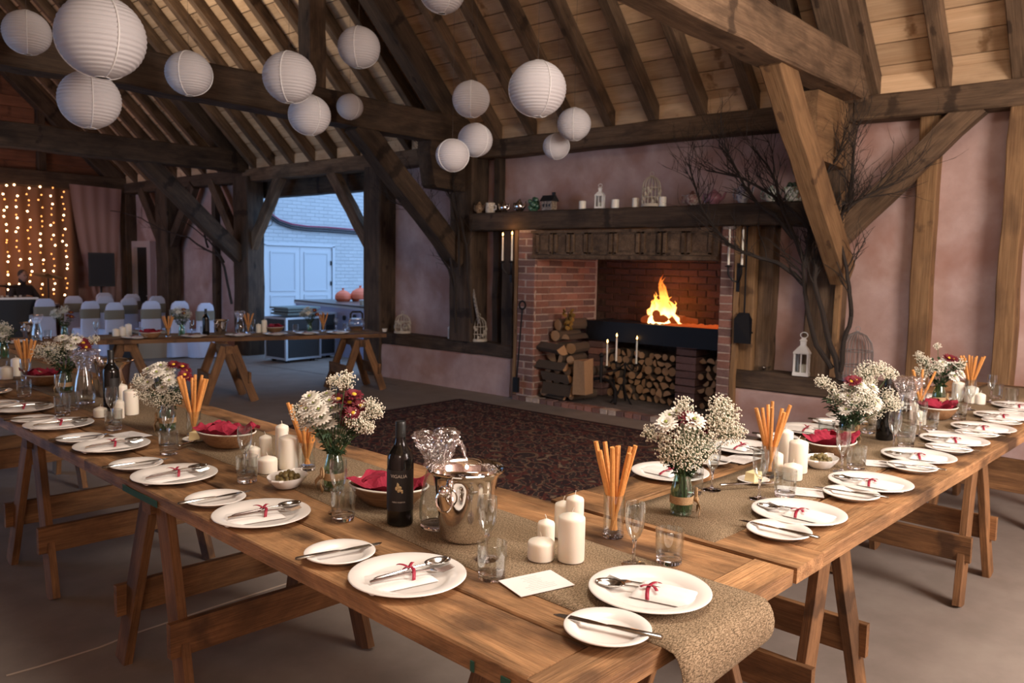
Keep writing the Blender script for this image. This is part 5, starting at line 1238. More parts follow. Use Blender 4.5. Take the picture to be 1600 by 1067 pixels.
def bouquet(lab, pos, whites, reds, clouds, seed=0, bow=None, vh=.15, big=1.0, fol=.06, light=False):
    """whites / reds: (right, up, toward) offsets in metres from the vase mouth seen from the room's corner; clouds: (right, up, toward, radius, count)"""
    rr = random.Random(seed)
    t = thing('flower_vase', lab, 'flowers', pos, 0)
    R_ = Vector((CX.x, CX.y, 0)).normalized(); K_ = Vector((-CF.x, -CF.y, 0)).normalized(); U_ = Vector((0,0,1))
    def W(p): return R_*p[0]+U_*(vh+p[1])+K_*p[2]
    MB().lathe([(.030,.008),(.034,.02),(.034,.075),(.026,.105),(.022,.12),(.0235,vh),(.0222,vh+.0006),(.0212,vh),(.0200,.12),(.0242,.105),(.0322,.075),(.0322,.02)], 30).lathe([(0,0),(.029,0),(.033,.004),(.031,.010),(0,.008)], 30).build('vase', MT['greenglass'], t)
    tgt = [W(p) for p in whites+reds]+[W(c[:3]) for c in clouds]
    mb = MB()
    for q in tgt:
        b = Vector((rr.uniform(-.02,.02), rr.uniform(-.02,.02), .012)); m_ = Vector((q.x*.12+rr.uniform(-.008,.008), q.y*.12+rr.uniform(-.008,.008), vh))
        mb.tube([b, b.lerp(m_, .6), m_, m_.lerp(q, .5)+Vector((0,0,.01)), q], [.0022,.0022,.002,.0016,.0014], 5)
    mb.build('stems', MT['stem'], t)
    lf = MB()
    for k in range(int(130*big)):      # dark chrysanthemum leaves under the heads
        a = rr.random()*6.28; h = rr.uniform(.0, fol*1.4); r = (.012+h*.75)*math.sqrt(rr.uniform(.3, 1)); c = Vector((r*math.cos(a), r*math.sin(a), vh+h))
        d = Vector((math.cos(a), math.sin(a), rr.uniform(-.5, .8))).normalized()*rr.uniform(.02, .035); s = d.cross(U_).normalized()*rr.uniform(.006, .010); up = Vector((0,0,.004))
        lf.add([c, c+d*.4-s+up, c+d*.7-s*.7+up, c+d, c+d*.7+s*.7+up, c+d*.4+s+up], [(0,1,2,3), (0,3,4,5)])
    lf.build('leaves', MT['leaf'], t, kind='stuff')
    ctr = Vector((0, 0, vh-.02))
    for lst, ms, nm, ey in ((whites, FW, 'white_chrysanthemum', EG), (reds, FRD, 'red_daisy', EY)):
        for p in lst:
            q = W(p); d = ((q-ctr).normalized()+K_*.45+U_*.15).normalized()
            o = link(nm, rr.choice(ms), t, q, d.to_track_quat('Z', 'Y').to_euler(), scale=(rr.uniform(1.12, 1.45),)*3)
            link('flower_eye', ey, o)
    gy = MB(); st = MB()
    for cx_, cz_, ck_, r, n in clouds:
        c = W((cx_, cz_, ck_))
        for k in range(n):
            v = Vector((rr.gauss(0,1), rr.gauss(0,1), rr.gauss(0,1))).normalized()*r*1.3*(rr.random()**.6); v.z *= .85
            p = c+v; s = rr.uniform(.0022, .0038)
            gy.add([p+Vector(q)*s for q in ((1,0,0),(-1,0,0),(0,1,0),(0,-1,0),(0,0,1.1),(0,0,-1.1))], [(0,2,4),(2,1,4),(1,3,4),(3,0,4),(2,0,5),(1,2,5),(3,1,5),(0,3,5)], True)
            if k % 3 == 0: st.tube([c-Vector((0,0,r*.6)), c.lerp(p, .5), p], .0005, 3, cap=False)
    gy.build('babys_breath', MT['gyp'], t, kind='stuff', sharp=0); st.build('fine_stalks', MT['stem'], t, kind='stuff')
    if bow is not None:
        e = (R_*math.cos(bow)+K_*math.sin(bow)); s = Vector((-e.y, e.x, 0))
        mb = MB(); mb.lathe([(.0345,.035),(.036,.036),(.036,.058),(.0345,.059)], 30)
        mb.build('burlap_band', MT['burlap'], t)
        b2 = MB(); c = e*.038+Vector((0,0,.047))
        for sg in (-1, 1):
            def tailf(u, v, sg=sg): return c+e*(.012*math.sin(u*2.5)+.004)+s*sg*(.008+.028*u)+Vector((0,0,-.040*u))+(s*.6*sg+Vector((0,0,.8)))*((v-.5)*.018*(.6+.6*u))
            b2.grid(tailf, 6, 2)
        for k in range(13):
            pass
        b2.tube([c+s*.012*math.sin(k*PI/6)*(1 if k < 7 else .9)+Vector((0,0,.016-.016*math.cos(k*PI/6)))+e*.006+s*.012 for k in range(13)], .0045, 5)
        b2.ball(c+e*.006, .009, 8, 6)
        o = b2.build('burlap_bow', MT['burlap'], t); md = o.modifiers.new('t', 'SOLIDIFY'); md.thickness = .0012
    return t
# ================================================================== laying the tables
def on(px_, py_, z=T, dz=0.0): p = at_z(px_, py_, z+dz); p.z = z+dz; return p
ZR = T+.0042                     # on the runner
def cutlery(p, yaw, name, near=True, j=0, pch=True):
    zc = p.z+.006
    rr = random.Random(j*7+1); yaw = yaw+rr.uniform(-.12, .12)
    R = Matrix.Rotation(yaw, 3, 'Z')
    def at(x, y, z): return p+R @ Vector((x, y, 0))+Vector((0, 0, z))
    (pouch if pch else napkin)('folded white napkin with crimson ribbon on '+name, at(-.012, 0, .0062), yaw, 'napkins on the dinner plates')
    spoon('steel spoon tucked in napkin on '+name, at(.034, .013, .0125 if pch else .0195), yaw+.10, 'spoons in the napkins')
    fork('steel fork tucked in napkin on '+name, at(.020, -.016, .0115 if pch else .0190), yaw-.06, 'forks in the napkins')
ORDW = ['first', 'second', 'third', 'fourth', 'fifth', 'sixth', 'seventh', 'eighth', 'ninth']
def setting_row(dpx, spx, yaw, tname, z=T, first=0, pch=True):
    for i, q in enumerate(dpx):
        if q is None: continue
        p = at_z(q[0], q[1], z+.015); p.z = z+.0008
        if len(q) > 2: p.z = z+.0045
        nm = tname % ORDW[i+first]
        dinner('white dinner plate, '+nm, p, 0, 'dinner plates'); cutlery(p, yaw, nm.replace(', ', ' '), j=i, pch=pch)
    for i, q in enumerate(spx):
        if q is None: continue
        p = at_z(q[0], q[1], z+.010); p.z = z+.0008
        if len(q) > 2: p.z = z+.0045
        side('small white side plate, '+tname % ORDW[i+first], p, 0, 'side plates')
        rr = random.Random(i+len(dpx)*3); a = yaw+rr.uniform(-.10, .10)
        knife('steel table knife lying across side plate, '+tname % ORDW[i+first], p+Vector((0, 0, .0145)), a+(q[3] if len(q) > 3 else 0), 'table knives')
# left table, outer edge: seats look towards +B
setting_row([(637, 898), (409, 802), (273, 741), (175, 695), (92, 662), (35, 637), (-28, 612)], [(531, 866), (337, 781), (213, 727), (125, 686), (52, 656), (-2, 632)], YAWB-.15, '%s place from the corner on left table', pch=False)
# the place at the corner end
p = at_z(1015, 923, T+.015); p.z = ZR+.0004; dinner('white dinner plate standing on runner at the near corner of the tables', p, 0, 'dinner plates'); cutlery(p, YAWA+.30, 'corner plate standing on runner', j=9)
p = at_z(949, 987, T+.010); p.z = T+.0045; side('small white side plate at near corner, half on the runner', p, 0, 'side plates'); knife('steel table knife across side plate at the near corner', p+Vector((0,0,.0145)), YAWA+.30, 'table knives')
# right table, near edge
setting_row([(1248, 800), (1360, 753), (1435, 712), (1491, 687), (1536, 668), (1568, 650), (1593, 634)], [(1217, 831), (1330, 773), (1425, 731), (1482, 702), (1526, 679), (1565, 660), (1590, 645)], YAWA+.12, '%s place from corner on right table, near edge')
# right table, far edge
setting_row([(1047, 737), (1160, 698), (1262, 670), (1336, 652), (1395, 633), (1446, 620)], [(1105, 720), (1215, 685), (1300, 661), (1362, 641)], YAWA+PI+.1, '%s place from corner on right table, far edge')
# far table
def on3(px_, py_, dz=.0042, lo=1.2, hi=6.8):
    E = [(-70, 541.5), (150, 532.5), (604, 521.5)]; a, b = (E[0], E[1]) if px_ < 150 else (E[1], E[2])
    yf = a[1]+(b[1]-a[1])*(px_-a[0])/(b[0]-a[0]); return on(px_, yf-min(hi, max(lo, yf-py_)), T3, dz)
for i, q in enumerate(((20, 541), (120, 538), (212, 533.5), (303, 529.5), (372, 526), (430, 523), (480, 520), (528, 517))):
    p = on3(q[0], 600, .0045, 2.6)
    dinner('white dinner plate on far table, %s along its front edge from left' % ORDW[i], p, 0, 'dinner plates'); cutlery(p, A3+PI/2, 'far table plate %s along front edge from left' % ORDW[i], j=i)
# tumblers, flutes
TB = [(1045, 879, 'at the near corner beside the breadsticks', 0), (768, 903, 'in front of the ice bucket, beside the menu card', 0), (536, 811, 'before the vase, left of the black wine bottle', 1), (386, 752, 'left of the olive dish and low candles', 1),
      (264, 709, 'in front of the second vase on left table', 1), (178, 671, 'before low candles by the dark bottle', 1), (98, 648, 'near third vase on left table', 1), (38, 619, 'before the breadsticks at left edge of picture', 1),
      (1226, 775, 'beside the butter dish on right table', 1), (1081, 770, 'behind the near vase on right table', 1), (1337, 732, 'behind card next to olive dish on right table', 1), (1415, 698, 'right of wine bottle on right table', 1), (1453, 671, 'before the second red basket on right table', 1),
      (1498, 655, 'below the tall candles near right edge', 1), (1290, 690, 'beside second plate on far edge of right table', 0), (1356, 676, 'crystal one left of wine bottle on right table', 1), (1580, 630, 'close to right edge of picture', 1), (1556, 622, 'behind candles near pink wall', 1),
      (112, 640, 'among clustered glasses by third vase', 1), (20, 585, 'beside low candles far left', 1)]
for x, y_, lab, r in TB: tumbler('clear glass tumbler '+lab, on(x, y_, T, .0005 if not r else .0042), random.random(), 'tumblers')
FT = [(990, 883, 'at the near corner right of breadsticks', 0), (760, 873, 'between ice bucket and tumbler', 1), (529, 801, 'before the first vase on left table', 1), (383, 737, 'left of the candle group on left table', 1), (263, 694, 'before second vase on left table', 1),
      (175, 660, 'before the candles by dark bottle on left table', 1), (95, 634, 'among glasses below third vase on left table', 1), (40, 604, 'before red napkins far left', 1), (1186, 779, 'beside butter dish on right table', 1), (1112, 765, 'behind near vase on right table', 1),
      (1315, 737, 'right of olive dish on right table', 1), (1396, 703, 'before black wine bottle on right table', 1), (1437, 681, 'right of carafe on right table', 1), (1497, 647, 'before tall candles near right edge', 1), (1515, 640, 'among candles near right edge', 1), (1548, 628, 'close to the right edge of picture', 1)]
for x, y_, lab, r in FT: flute('slender champagne flute '+lab, on(x, y_, T, .0005 if not r else .0042), random.random(), 'champagne flutes')
for i, (x, y_) in enumerate(((75, 527), (150, 524), (222, 524), (300, 521), (318, 519), (395, 517), (462, 513), (525, 513), (540, 512), (60, 530), (110, 529))):
    (flute if i % 2 else tumbler)('%s on far table, %s of the glasses counted from its left end' % ('champagne flute' if i % 2 else 'glass tumbler', ['fifth','fourth','third','second','sixth','seventh','eighth','ninth','tenth','first','middle left'][i]), on3(x, y_), 0, 'glasses on far table')
# menu cards
def quadcard(lab, cx, cy, yaw, dz=.0044): card(lab, on(cx, cy, T, dz), yaw, 'menu cards')
quadcard('white menu card with faint print beside tumbler at near corner', 838, 911, YAWB-.28)
quadcard('white menu card beside fourth place on left table', 204, 680, YAWA+.2)
quadcard('white menu card between the first two plates on far edge', 1157, 717, YAWA+PI/2)
quadcard('white menu card before the tumbler by butter dish', 1250, 768, YAWA+.45)
quadcard('white menu card beside tumbler right of olive dish', 1382, 725, YAWA+.5)
quadcard('white menu card near carafe on right table', 1478, 677, YAWA+.5)
# candle groups: (px, py of base centre, radius, top py)
def cgroup(items, place, z=T):
    for k, (x, y_, r, ty, lab) in enumerate(items):
        b = on(x, y_, z, .0042) if z == T else on3(x, y_); s = (b-EYE).dot(CF)/F; h = (y_-ty)*s*1.01
        candle('ivory pillar candle, %s, %s' % (lab, place), b, r, h, 'pillar candles')
cgroup([(892, 874, .0345, 803, 'tallest in front'), (845, 872, .0345, 842, 'short and broad'), (853, 846, .0235, 813, 'medium slim one behind'), (897, 843, .0245, 775, 'tall one at the back'), (879, 838, .024, 784, 'slim one at back left')], 'at the near corner')
cgroup([(451, 731, .0345, 681, 'tallest in front'), (418, 737, .0345, 714, 'short and broad'), (441, 716, .0245, 664, 'tall one at back'), (415, 712, .0235, 681, 'medium one'), (398, 727, .0215, 699, 'slim one at left'), (391, 717, .02, 697, 'lowest hidden one')], 'beside the olive dish on left table')
cgroup([(205, 647, .034, 609, 'tallest in front'), (157, 651, .03, 637, 'short with wick'), (191, 640, .026, 601, 'tall one at back'), (186, 653, .024, 626, 'behind the flute')], 'by the dark bottle on left table')
cgroup([(10, 592, .036, 573, 'short broad one'), (26, 587, .03, 560, 'taller one behind')], 'at left edge of picture')
cgroup([(1246, 737, .0345, 688, 'tallest in front'), (1238, 748, .034, 725, 'short and broad'), (1226, 728, .027, 672, 'tall one at back'), (1212, 741, .024, 707, 'slim one by breadsticks')], 'between butter and olives on right table')
cgroup([(1436, 663, .03, 643, 'short one by carafe'), (1427, 655, .02, 630, 'slim one by carafe')], 'on right table')
cgroup([(1496, 626, .033, 597, 'tall left one with wick'), (1517, 629, .036, 604, 'broad one'), (1531, 631, .028, 615, 'low one')], 'near right edge')
cgroup([(181, 523, .036, 512, 'low left one'), (192, 523, .034, 509, 'middle one'), (201, 522, .034, 504, 'tall right one'), (404, 518, .03, 505, 'left of pair'), (413, 518, .032, 499, 'right of pair')], 'on far table', T3)
# breadsticks
jar('straight glass of tall breadsticks at near corner of the tables', on(958, 838, T, .001), 9, .122, .252, 1, 'at near corner')
jar('glass of breadsticks leaning behind candles, beside first vase', on(480, 733, T, .0042), 9, .10, .235, 2, 'behind candles')
jar('glass of breadsticks on left table beside the butter dish', on(303, 682, T, .0042), 9, .11, .24, 3, 'by left butter dish')
jar('glass of breadsticks at left edge before the red napkins', on(41, 594, T, .0042), 9, .11, .24, 4, 'at left edge')
jar('glass of breadsticks on right table behind the butter dish', on(1201, 744, T, .0042), 9, .115, .25, 5, 'behind right butter dish')
jar('glass with two leaning breadsticks behind carafe on right table', on(1437, 640, T, .0042), 4, .09, .22, 6, 'behind carafe')
jar('glass of breadsticks behind candles near right edge', on(1515, 617, T, .0042), 9, .10, .24, 7, 'near pink wall')
jar('glass of breadsticks on far table beside bread basket', on3(263, 526), 9, .10, .22, 8, 'far table left')
jar('glass of breadsticks on far table near castored case', on3(388, 517), 7, .10, .22, 9, 'far table middle')
jar('glass of breadsticks on far table right of flowers', on3(505, 516), 7, .10, .22, 10, 'far table right')
# baskets, olives, butter
basket('wooden bread basket with red napkin behind the black wine bottle', on(607, 787, T, .0042), YAWA+.4, 1.02, 1)
basket('wooden bread basket with red napkin behind flute on left table', on(354, 697, T, .0042), YAWA+.3, 1.02, 2)
basket('wooden bread basket with red napkin far left beyond candles', on(66, 601, T, .0042), YAWA+.2, 1.0, 3)
basket('wooden bread basket with red napkin behind olives on right table', on(1297, 712, T, .0042), YAWB, 1.0, 4)
basket('wooden bread basket with red napkin below far vase on right table', on(1464, 653, T, .0042), YAWB+.1, 1.0, 5)
basket('wooden bread basket with red napkin on far table, left half', on3(236, 528), .3, .95, 6)
basket('wooden bread basket with red napkin on far table, right half', on3(430, 519), .3, .95, 7)
olives('oval white dish of olives before candles on left table', on(449, 759, T, .0042), YAWA-PI/2+.6, 'dish on left table')
olives('oval white dish of olives before red basket on right table', on(1282, 729, T, .0042), YAWB, 'dish on right table')
butter('white saucer with butter block between breadsticks and red basket', on(308, 688, T, .0042), YAWA+.5); knife('butter knife on saucer of the left table butter', on(308, 689, T, .0145), YAWA-PI/2+.5, 'table knives')
butter('white saucer with butter block beside flute on right table', on(1177, 752, T, .0042), YAWB-.1); knife('butter knife on saucer of the right table butter', on(1172, 757, T, .0142), YAWB-.55, 'table knives')
# buckets, bottles, carafes
bucket('mirror steel ice bucket with ring handles on runner of left table', on(727, 838, T, .0042), math.atan2(-CF.y, -CF.x)-.55)
bucket('steel ice bucket behind dark bottle farther along left table', on(178, 618, T, .0042), 1.0)
bucket('steel ice bucket behind black bottle on right table', on(1356, 661, T, .0042), .4, .7)
bucket('small steel ice bucket on far table with a dark bottle', on3(345, 522), .4, .85)
bucket('steel ice bucket on far table at its left end', on3(48, 530), .4, .9)
vdir = math.atan2(-EYE.y+on(625, 818).y, on(625, 818).x)
bottle('black wine bottle with white lettering and gilt crest, before basket', on(625, 817, T, .0042), vdir-PI/2-.12, True)
bottle('dark wine bottle beside pale candles far along left table', on(175, 641, T, .0042), vdir)
bottle('black wine bottle with red capsule foil between flowers and flute, right table', on(1382, 686, T, .0042), vdir+.4)
bottle('dark wine bottle standing by small bucket on far table', on3(322, 523), vdir)
carafe('clear glass water carafe with cellophane beside large ice bucket', on(682, 823, T, .0042), vdir+PI/2, .235, 1)
carafe('clear glass water carafe with cellophane between vase and far bucket', on(133, 630, T, .0042), vdir+PI/2, .235, 2)
carafe('clear glass water carafe with cellophane behind flutes on right table', on(1413, 681, T, .0042), vdir+PI/2, .235, 3)
carafe('clear glass water carafe with cellophane at left end of far table', on3(58, 532), vdir, .225, 4)
carafe('clear glass water carafe with cellophane beside small far bucket', on3(375, 521), vdir, .225, 5)
t = thing('glass_jar', 'round clear glass jar with arched black handle at right of far table', 'jar', on3(557, 512), 0)
MB().lathe([(0,.004),(.07,.004),(.10,.05),(.105,.10),(.09,.14),(.088,.14),(.102,.10),(.097,.05),(.068,.008),(0,.008)], 30).build('wall', MT['glass'], t)
MB().lathe([(0,0),(.07,0),(.085,.03),(.06,.05),(0,.055)], 20).build('contents', plain('brown_contents', (.20,.11,.06), .5), t)
MB().lathe([(0,.14),(.092,.14),(.092,.152),(0,.155)], 24).build('lid', MT['alu'], t)
MB().tube([CX*q[0]+Vector((0,0,q[1])) for q in ((-.075,.15),(-.075,.21),(-.05,.235),(.05,.235),(.075,.21),(.075,.15))], .013, 8).build('handle', MT['black'], t)
# bouquets, flower places given as picture points around each vase
def bq(lab, base, my, whites, reds, clouds, seed, bow=None, z=T, big=1.0, fol=.06, dens=1.0):
    b = on(base[0], base[1], z, .0042) if z == T else on3(*base); s = (b-EYE).dot(CF)/F; vh = (base[1]-my)*s
    rr = random.Random(seed)
    def cv(q): return ((q[0]-base[0])*s, (base[1]-q[1])*s-vh, rr.uniform(-.03, .06))
    cl = [(*cv(c[:2]), c[2]*s, int(c[2]*c[2]*.85*dens*(s/.0017)**1.3)+12) for c in clouds]
    return bouquet(lab, b, [cv(q) for q in whites], [cv(q) for q in reds], cl, seed, bow, vh, big, fol)
bq('glass vase of white and dark red daisies beside the black bottle', (522, 764), 706, [(484,626),(490,618),(500,630),(495,655),(507,650),(518,640),(487,636),(497,626),(508,619),(481,648),(493,645),(505,636),(516,627),(501,664),(513,661),(523,678),(479,660),(489,655),(500,650)], [(545,629),(528,624),(552,616),(565,632),(544,647),(541,665),(556,640)],
   [(524,596,13),(545,588,14),(477,640,15),(481,660,14),(580,633,16),(590,640,11),(570,658,14),(580,662,9),(530,684,14),(500,680,14),(560,650,14)], 1, 2.6)
bq('green glass vase with burlap bow and cloud of white gypsophila', (1064, 802), 741, [(1040,650),(1051,644),(1061,645),(1071,650),(1030,655),(1041,659),(1090,690),(1084,680),(1096,697),(1080,700)], [(1076,653),(1086,659),(1095,666),(1064,647),(1046,655),(1036,680),(1054,690),(1090,668)],
   [(1064,686,36),(1040,700,20),(1090,700,22),(1014,678,13),(1028,676,12),(1058,628,14),(1110,652,20),(1118,628,15),(1128,640,16),(1143,668,14),(1125,668,20),(1075,665,22)], 2, .15, big=.8, dens=.8)
bq('glass vase with dense white chrysanthemum dome before the pink plinth', (1322, 692), 667, [(1320,602),(1331,599),(1343,600),(1353,604),(1308,620),(1362,624),(1327,616),(1339,614),(1350,618),(1315,618),(1325,610),(1337,606),(1349,610),(1358,618),(1310,628),(1320,626),(1332,620),(1344,620),(1354,628),(1330,632),(1342,634),(1325,640),(1312,638),(1360,632)], [(1316,593),(1323,591),(1330,593)],
   [(1281,596,11),(1293,604,9),(1348,579,16),(1366,574,13),(1380,580,10),(1345,596,18),(1388,618,12),(1385,628,11),(1306,622,13),(1364,640,14),(1335,622,20)], 3, .3, big=1.6, fol=.09)
bq('glass vase of white flowers at far end of right table', (1466, 636), 603, [(1461,566),(1470,561),(1480,564),(1488,570),(1464,574),(1474,572),(1484,578),(1456,580),(1478,586),(1490,582)], [(1471,558),(1477,559)],
   [(1432,556,7),(1443,565,9),(1436,580,10),(1461,541,5),(1500,567,8),(1492,572,8),(1450,572,10)], 4, .3, big=1.5, fol=.10)
bq('glass vase of white flowers with red crown beside tall breadsticks', (262, 672), 642, [(230,590),(243,582),(256,580),(268,586),(242,596),(255,597),(236,578),(246,573),(257,572),(267,578),(240,590),(252,584),(263,588),(274,592),(237,602),(247,602),(262,604),(270,600)], [(277,568),(284,573),(288,580),(297,582),(291,590)],
   [(222,600,10),(232,612,12),(248,618,14),(264,622,14),(276,618,12),(228,590,9)], 5, 2.8, big=1.2)
bq('glass vase of pale mixed flowers among glasses, third on left table', (103, 613), 583, [(98,529),(107,527),(116,531),(127,530),(108,538),(120,540)], [(78,541),(74,546),(135,535),(141,541),(131,533)], [(70,548,10),(85,545,12),(100,545,13),(120,530,10),(145,530,8),(88,558,10)], 6, 2.8, big=1.5, fol=.1)
bq('glass vase of dark red and white flowers at left of far table', (101, 527), 512, [(88,486),(96,489),(92,494),(102,486)], [(110,488),(114,494),(106,493)], [(90,490,8),(100,483,7)], 7, None, T3, 1.0, .08)
bq('glass vase of dark leafy flowers in middle of far table', (284, 524), 509, [(274,484),(281,488),(272,492)], [(287,484),(292,489)], [(280,486,8),(297,490,6)], 8, None, T3, 1.6, .10)
bq('glass vase of flowers at right part of far table before blue counter', (484, 519), 504, [(476,484),(483,489),(480,481)], [(492,485),(497,491)], [(482,487,7),(473,491,5)], 9, None, T3, 1.2, .08)
bq('glass vase of pale flowers at extreme left edge', (6, 560), 540, [(4,510),(10,514),(0,516),(12,522)], [], [(6,515,14),(2,525,12)], 10, None, T, 1.0, .08)
# ================================================================== paper lanterns
def lantern_mesh():
    mb = MB(); prof = []; n = 88
    for i in range(n+1):
        a = .16+(PI-.32)*i/n; rib = .962+.038*abs(math.cos(i*PI/4))**.7
        prof.append((math.sin(a)*rib, -math.cos(a)*.95))
    return mb.lathe(prof, 40).mesh('paper_shade', MT['lantern'], 180)
LS = lantern_mesh()
LF = MB()
for a in (0.2, 2.3, 4.2): LF.tube([(1.004*math.sin(b)*math.cos(a), 1.004*math.sin(b)*math.sin(a), -.954*math.cos(b)) for b in [.16+(PI-.32)*k/24 for k in range(25)]], .020, 6)
LF.tube([(.165*math.cos(2*PI*k/20), .165*math.sin(2*PI*k/20), -.94) for k in range(21)], .014, 5).tube([(.165*math.cos(2*PI*k/20), .165*math.sin(2*PI*k/20), .94) for k in range(21)], .014, 5)
LF = LF.mesh('wire_frame', MT['wire'])
LANT = [(42, 51, 35, .155, 'small one at left edge above tie beam'), (158, 58, 66, .25, 'largest one, at upper left'), (140, 156, 46, .20, 'hanging below the largest one'), (295, 115, 35.5, .175, 'alone before the middle tie beam, left part'),
        (452, 121, 41, .20, 'before the upright queen post'), (484, 180, 32.5, .175, 'touching below the one at queen post'), (561, 74, 33, .175, 'high one between queen post and principal rafter'), (547, 167, 20.5, .125, 'small one against the middle tie beam'),
        (691, -14, 36, .175, 'cut by top edge of picture'), (736, 155, 29.5, .15, 'above tie beam end, left of the big white one'), (743, 219, 27, .15, 'overlapping pair at tie beam end, upper'), (707, 243, 26.5, .138, 'overlapping pair at tie beam end, lower'),
        (840, 139, 45, .20, 'big bright one above the mantel'), (897, 194, 26.5, .15, 'to right below the big bright one'), (869, 229, 21, .125, 'smallest low one above the mantel')]
for k, (x, y_, r, R_, lab) in enumerate(LANT):
    c = at_d(x, y_, R_*F/r)
    t = thing('paper_lantern', 'round white ribbed paper lantern, '+lab, 'lantern', c, random.random()*6, 'paper lanterns')
    link('paper_shade', LS, t, scale=(R_,)*3); link('wire_frame', LF, t, scale=(R_,)*3)
    top = RZ+(7.1-c.x if c.x > RIDX else c.x+1.9)-.05
    MB().tube([(0, 0, R_*.94), (0, 0, max(R_*1.1, top-c.z))], .0012, 4).build('hanging_thread', MT['cord'], t)
# ================================================================== bare branches
def tree(lab, stems, X, seed, r0, twig=1.0, base=None, jit=.05):
    """stems: lists of picture points, thick end first, standing on the plane x = X"""
    rr = random.Random(seed); P = [[at_x(x, y_, X) for x, y_ in s] for s in stems]
    b = base if base is not None else P[0][0]
    t = thing('bare_branches', lab, 'branches', b, 0)
    for s, pts in enumerate(P):
        pts = [p-b+Vector((rr.uniform(-jit, jit)*min(1, i/2)-.05*min(1, i/3), 0, 0)) for i, p in enumerate(pts)]
        fine = []
        for i in range(len(pts)-1):
            for k in range(3): fine.append(pts[i].lerp(pts[i+1], k/3)+Vector((rr.uniform(-.008,.008),)*3)*(1 if i or k else 0))
        fine.append(pts[-1]); n = len(fine); rs = r0*(.85 if s else 1)
        MB().tube(fine, [rs*(1-.72*i/(n-1)) for i in range(n)], 7).build('stem', MT['twig'], t)
        mb = MB()
        def grow(p, d, L_, r, lev):
            q = [p]; nseg = 4
            for k in range(nseg):
                d = (d+Vector((rr.uniform(-.35,.35), rr.uniform(-.45,.45), rr.uniform(-.25,.4)))*.55).normalized(); q.append(q[-1]+d*L_/nseg)
            mb.tube(q, [r*(1-.7*k/nseg) for k in range(nseg+1)], 4 if lev else 5, cap=False)
            if lev < 2:
                for k in range(3 if lev == 0 else 1):
                    i = rr.randint(1, nseg); e = (d+Vector((rr.uniform(-.5,.5), rr.uniform(-1,1), rr.uniform(-.4,.7)))).normalized()
                    grow(q[i], e, L_*rr.uniform(.45,.75), r*.6, lev+1)
        for i in range(int(n*.35), n):
            for _ in range(2 if rr.random() < .6*twig else 1):
                if rr.random() < .55*twig:
                    d = (fine[i]-fine[i-1]).normalized()+Vector((rr.uniform(-.35,.15), rr.uniform(-.9,.9), rr.uniform(-.2,.7)))
                    grow(fine[i], d.normalized(), rr.uniform(.16, .42), rs*(1-.72*i/(n-1))*.30+.0017, 0)
        mb.build('twigs', MT['twig'], t, kind='stuff')
    return t
tree('tall dark bare branches standing on right sill against the oak post', [
    [(1311,592),(1306,560),(1297,534),(1288,485),(1278,445),(1275,424),(1284,395),(1295,367),(1307,347),(1322,333),(1345,318),(1372,300),(1398,288)],
    [(1300,575),(1276,540),(1268,495),(1260,467),(1257,442),(1258,417),(1266,380),(1271,355),(1281,315),(1286,290),(1300,262),(1318,243),(1322,222)],
    [(1257,445),(1240,428),(1222,413),(1200,407),(1172,396),(1145,382),(1122,357),(1104,325),(1088,285),(1082,262)],
    [(1257,410),(1247,382),(1231,342),(1222,305),(1219,288),(1208,262),(1180,232)],
    [(1313,580),(1321,534),(1331,495),(1334,462),(1327,420),(1317,380),(1316,340),(1328,300),(1336,262),(1338,225)],
    [(1240,372),(1212,336),(1185,318),(1165,290),(1150,250),(1125,228)], [(1262,400),(1270,362),(1245,330),(1200,300),(1160,278),(1112,268)]], 6.80, 21, .026, 1.45)
tree('dark bare branches spreading left from the post beside fireplace', [
    [(713,520),(712,497),(711,442),(701,385),(678,350),(650,331),(618,312),(606,296)], [(712,460),(700,420),(672,372),(655,345),(640,310),(622,285),(604,268)], [(718,430),(717,358),(706,310),(698,285),(689,266),(676,246),(664,226)],
    [(738,505),(733,440),(728,385),(722,330),(716,290),(710,268),(700,250)], [(700,385),(690,345),(668,312),(648,296),(630,280)]], 6.80, 5, .018, 1.7)
tree('dark bare branches by the far post, reaching left over chairs', [
    [(362,475),(360,455),(357,417),(343,400),(325,387),(300,372),(282,367),(258,358),(225,342),(195,332),(165,327)], [(325,387),(320,362),(310,345),(298,335)], [(350,410),(338,385),(322,372),(300,352),(280,340)]], 6.80, 9, .022, .7)
t = thing('birch_stick', 'pale birch branch standing behind cream birdcage on left sill', 'branch', at_x(748, 500, 7.0), 0); b = at_x(748, 500, 7.0)
MB().tube([at_x(x, y_, 7.0)-b for x, y_ in ((749,505),(742,470),(737,440),(735,410),(731,380))], [.02,.018,.016,.014,.012], 8).build('stem', speckled('birch_bark', [(.05,.04,.035), (.40,.36,.32)], 40), t)
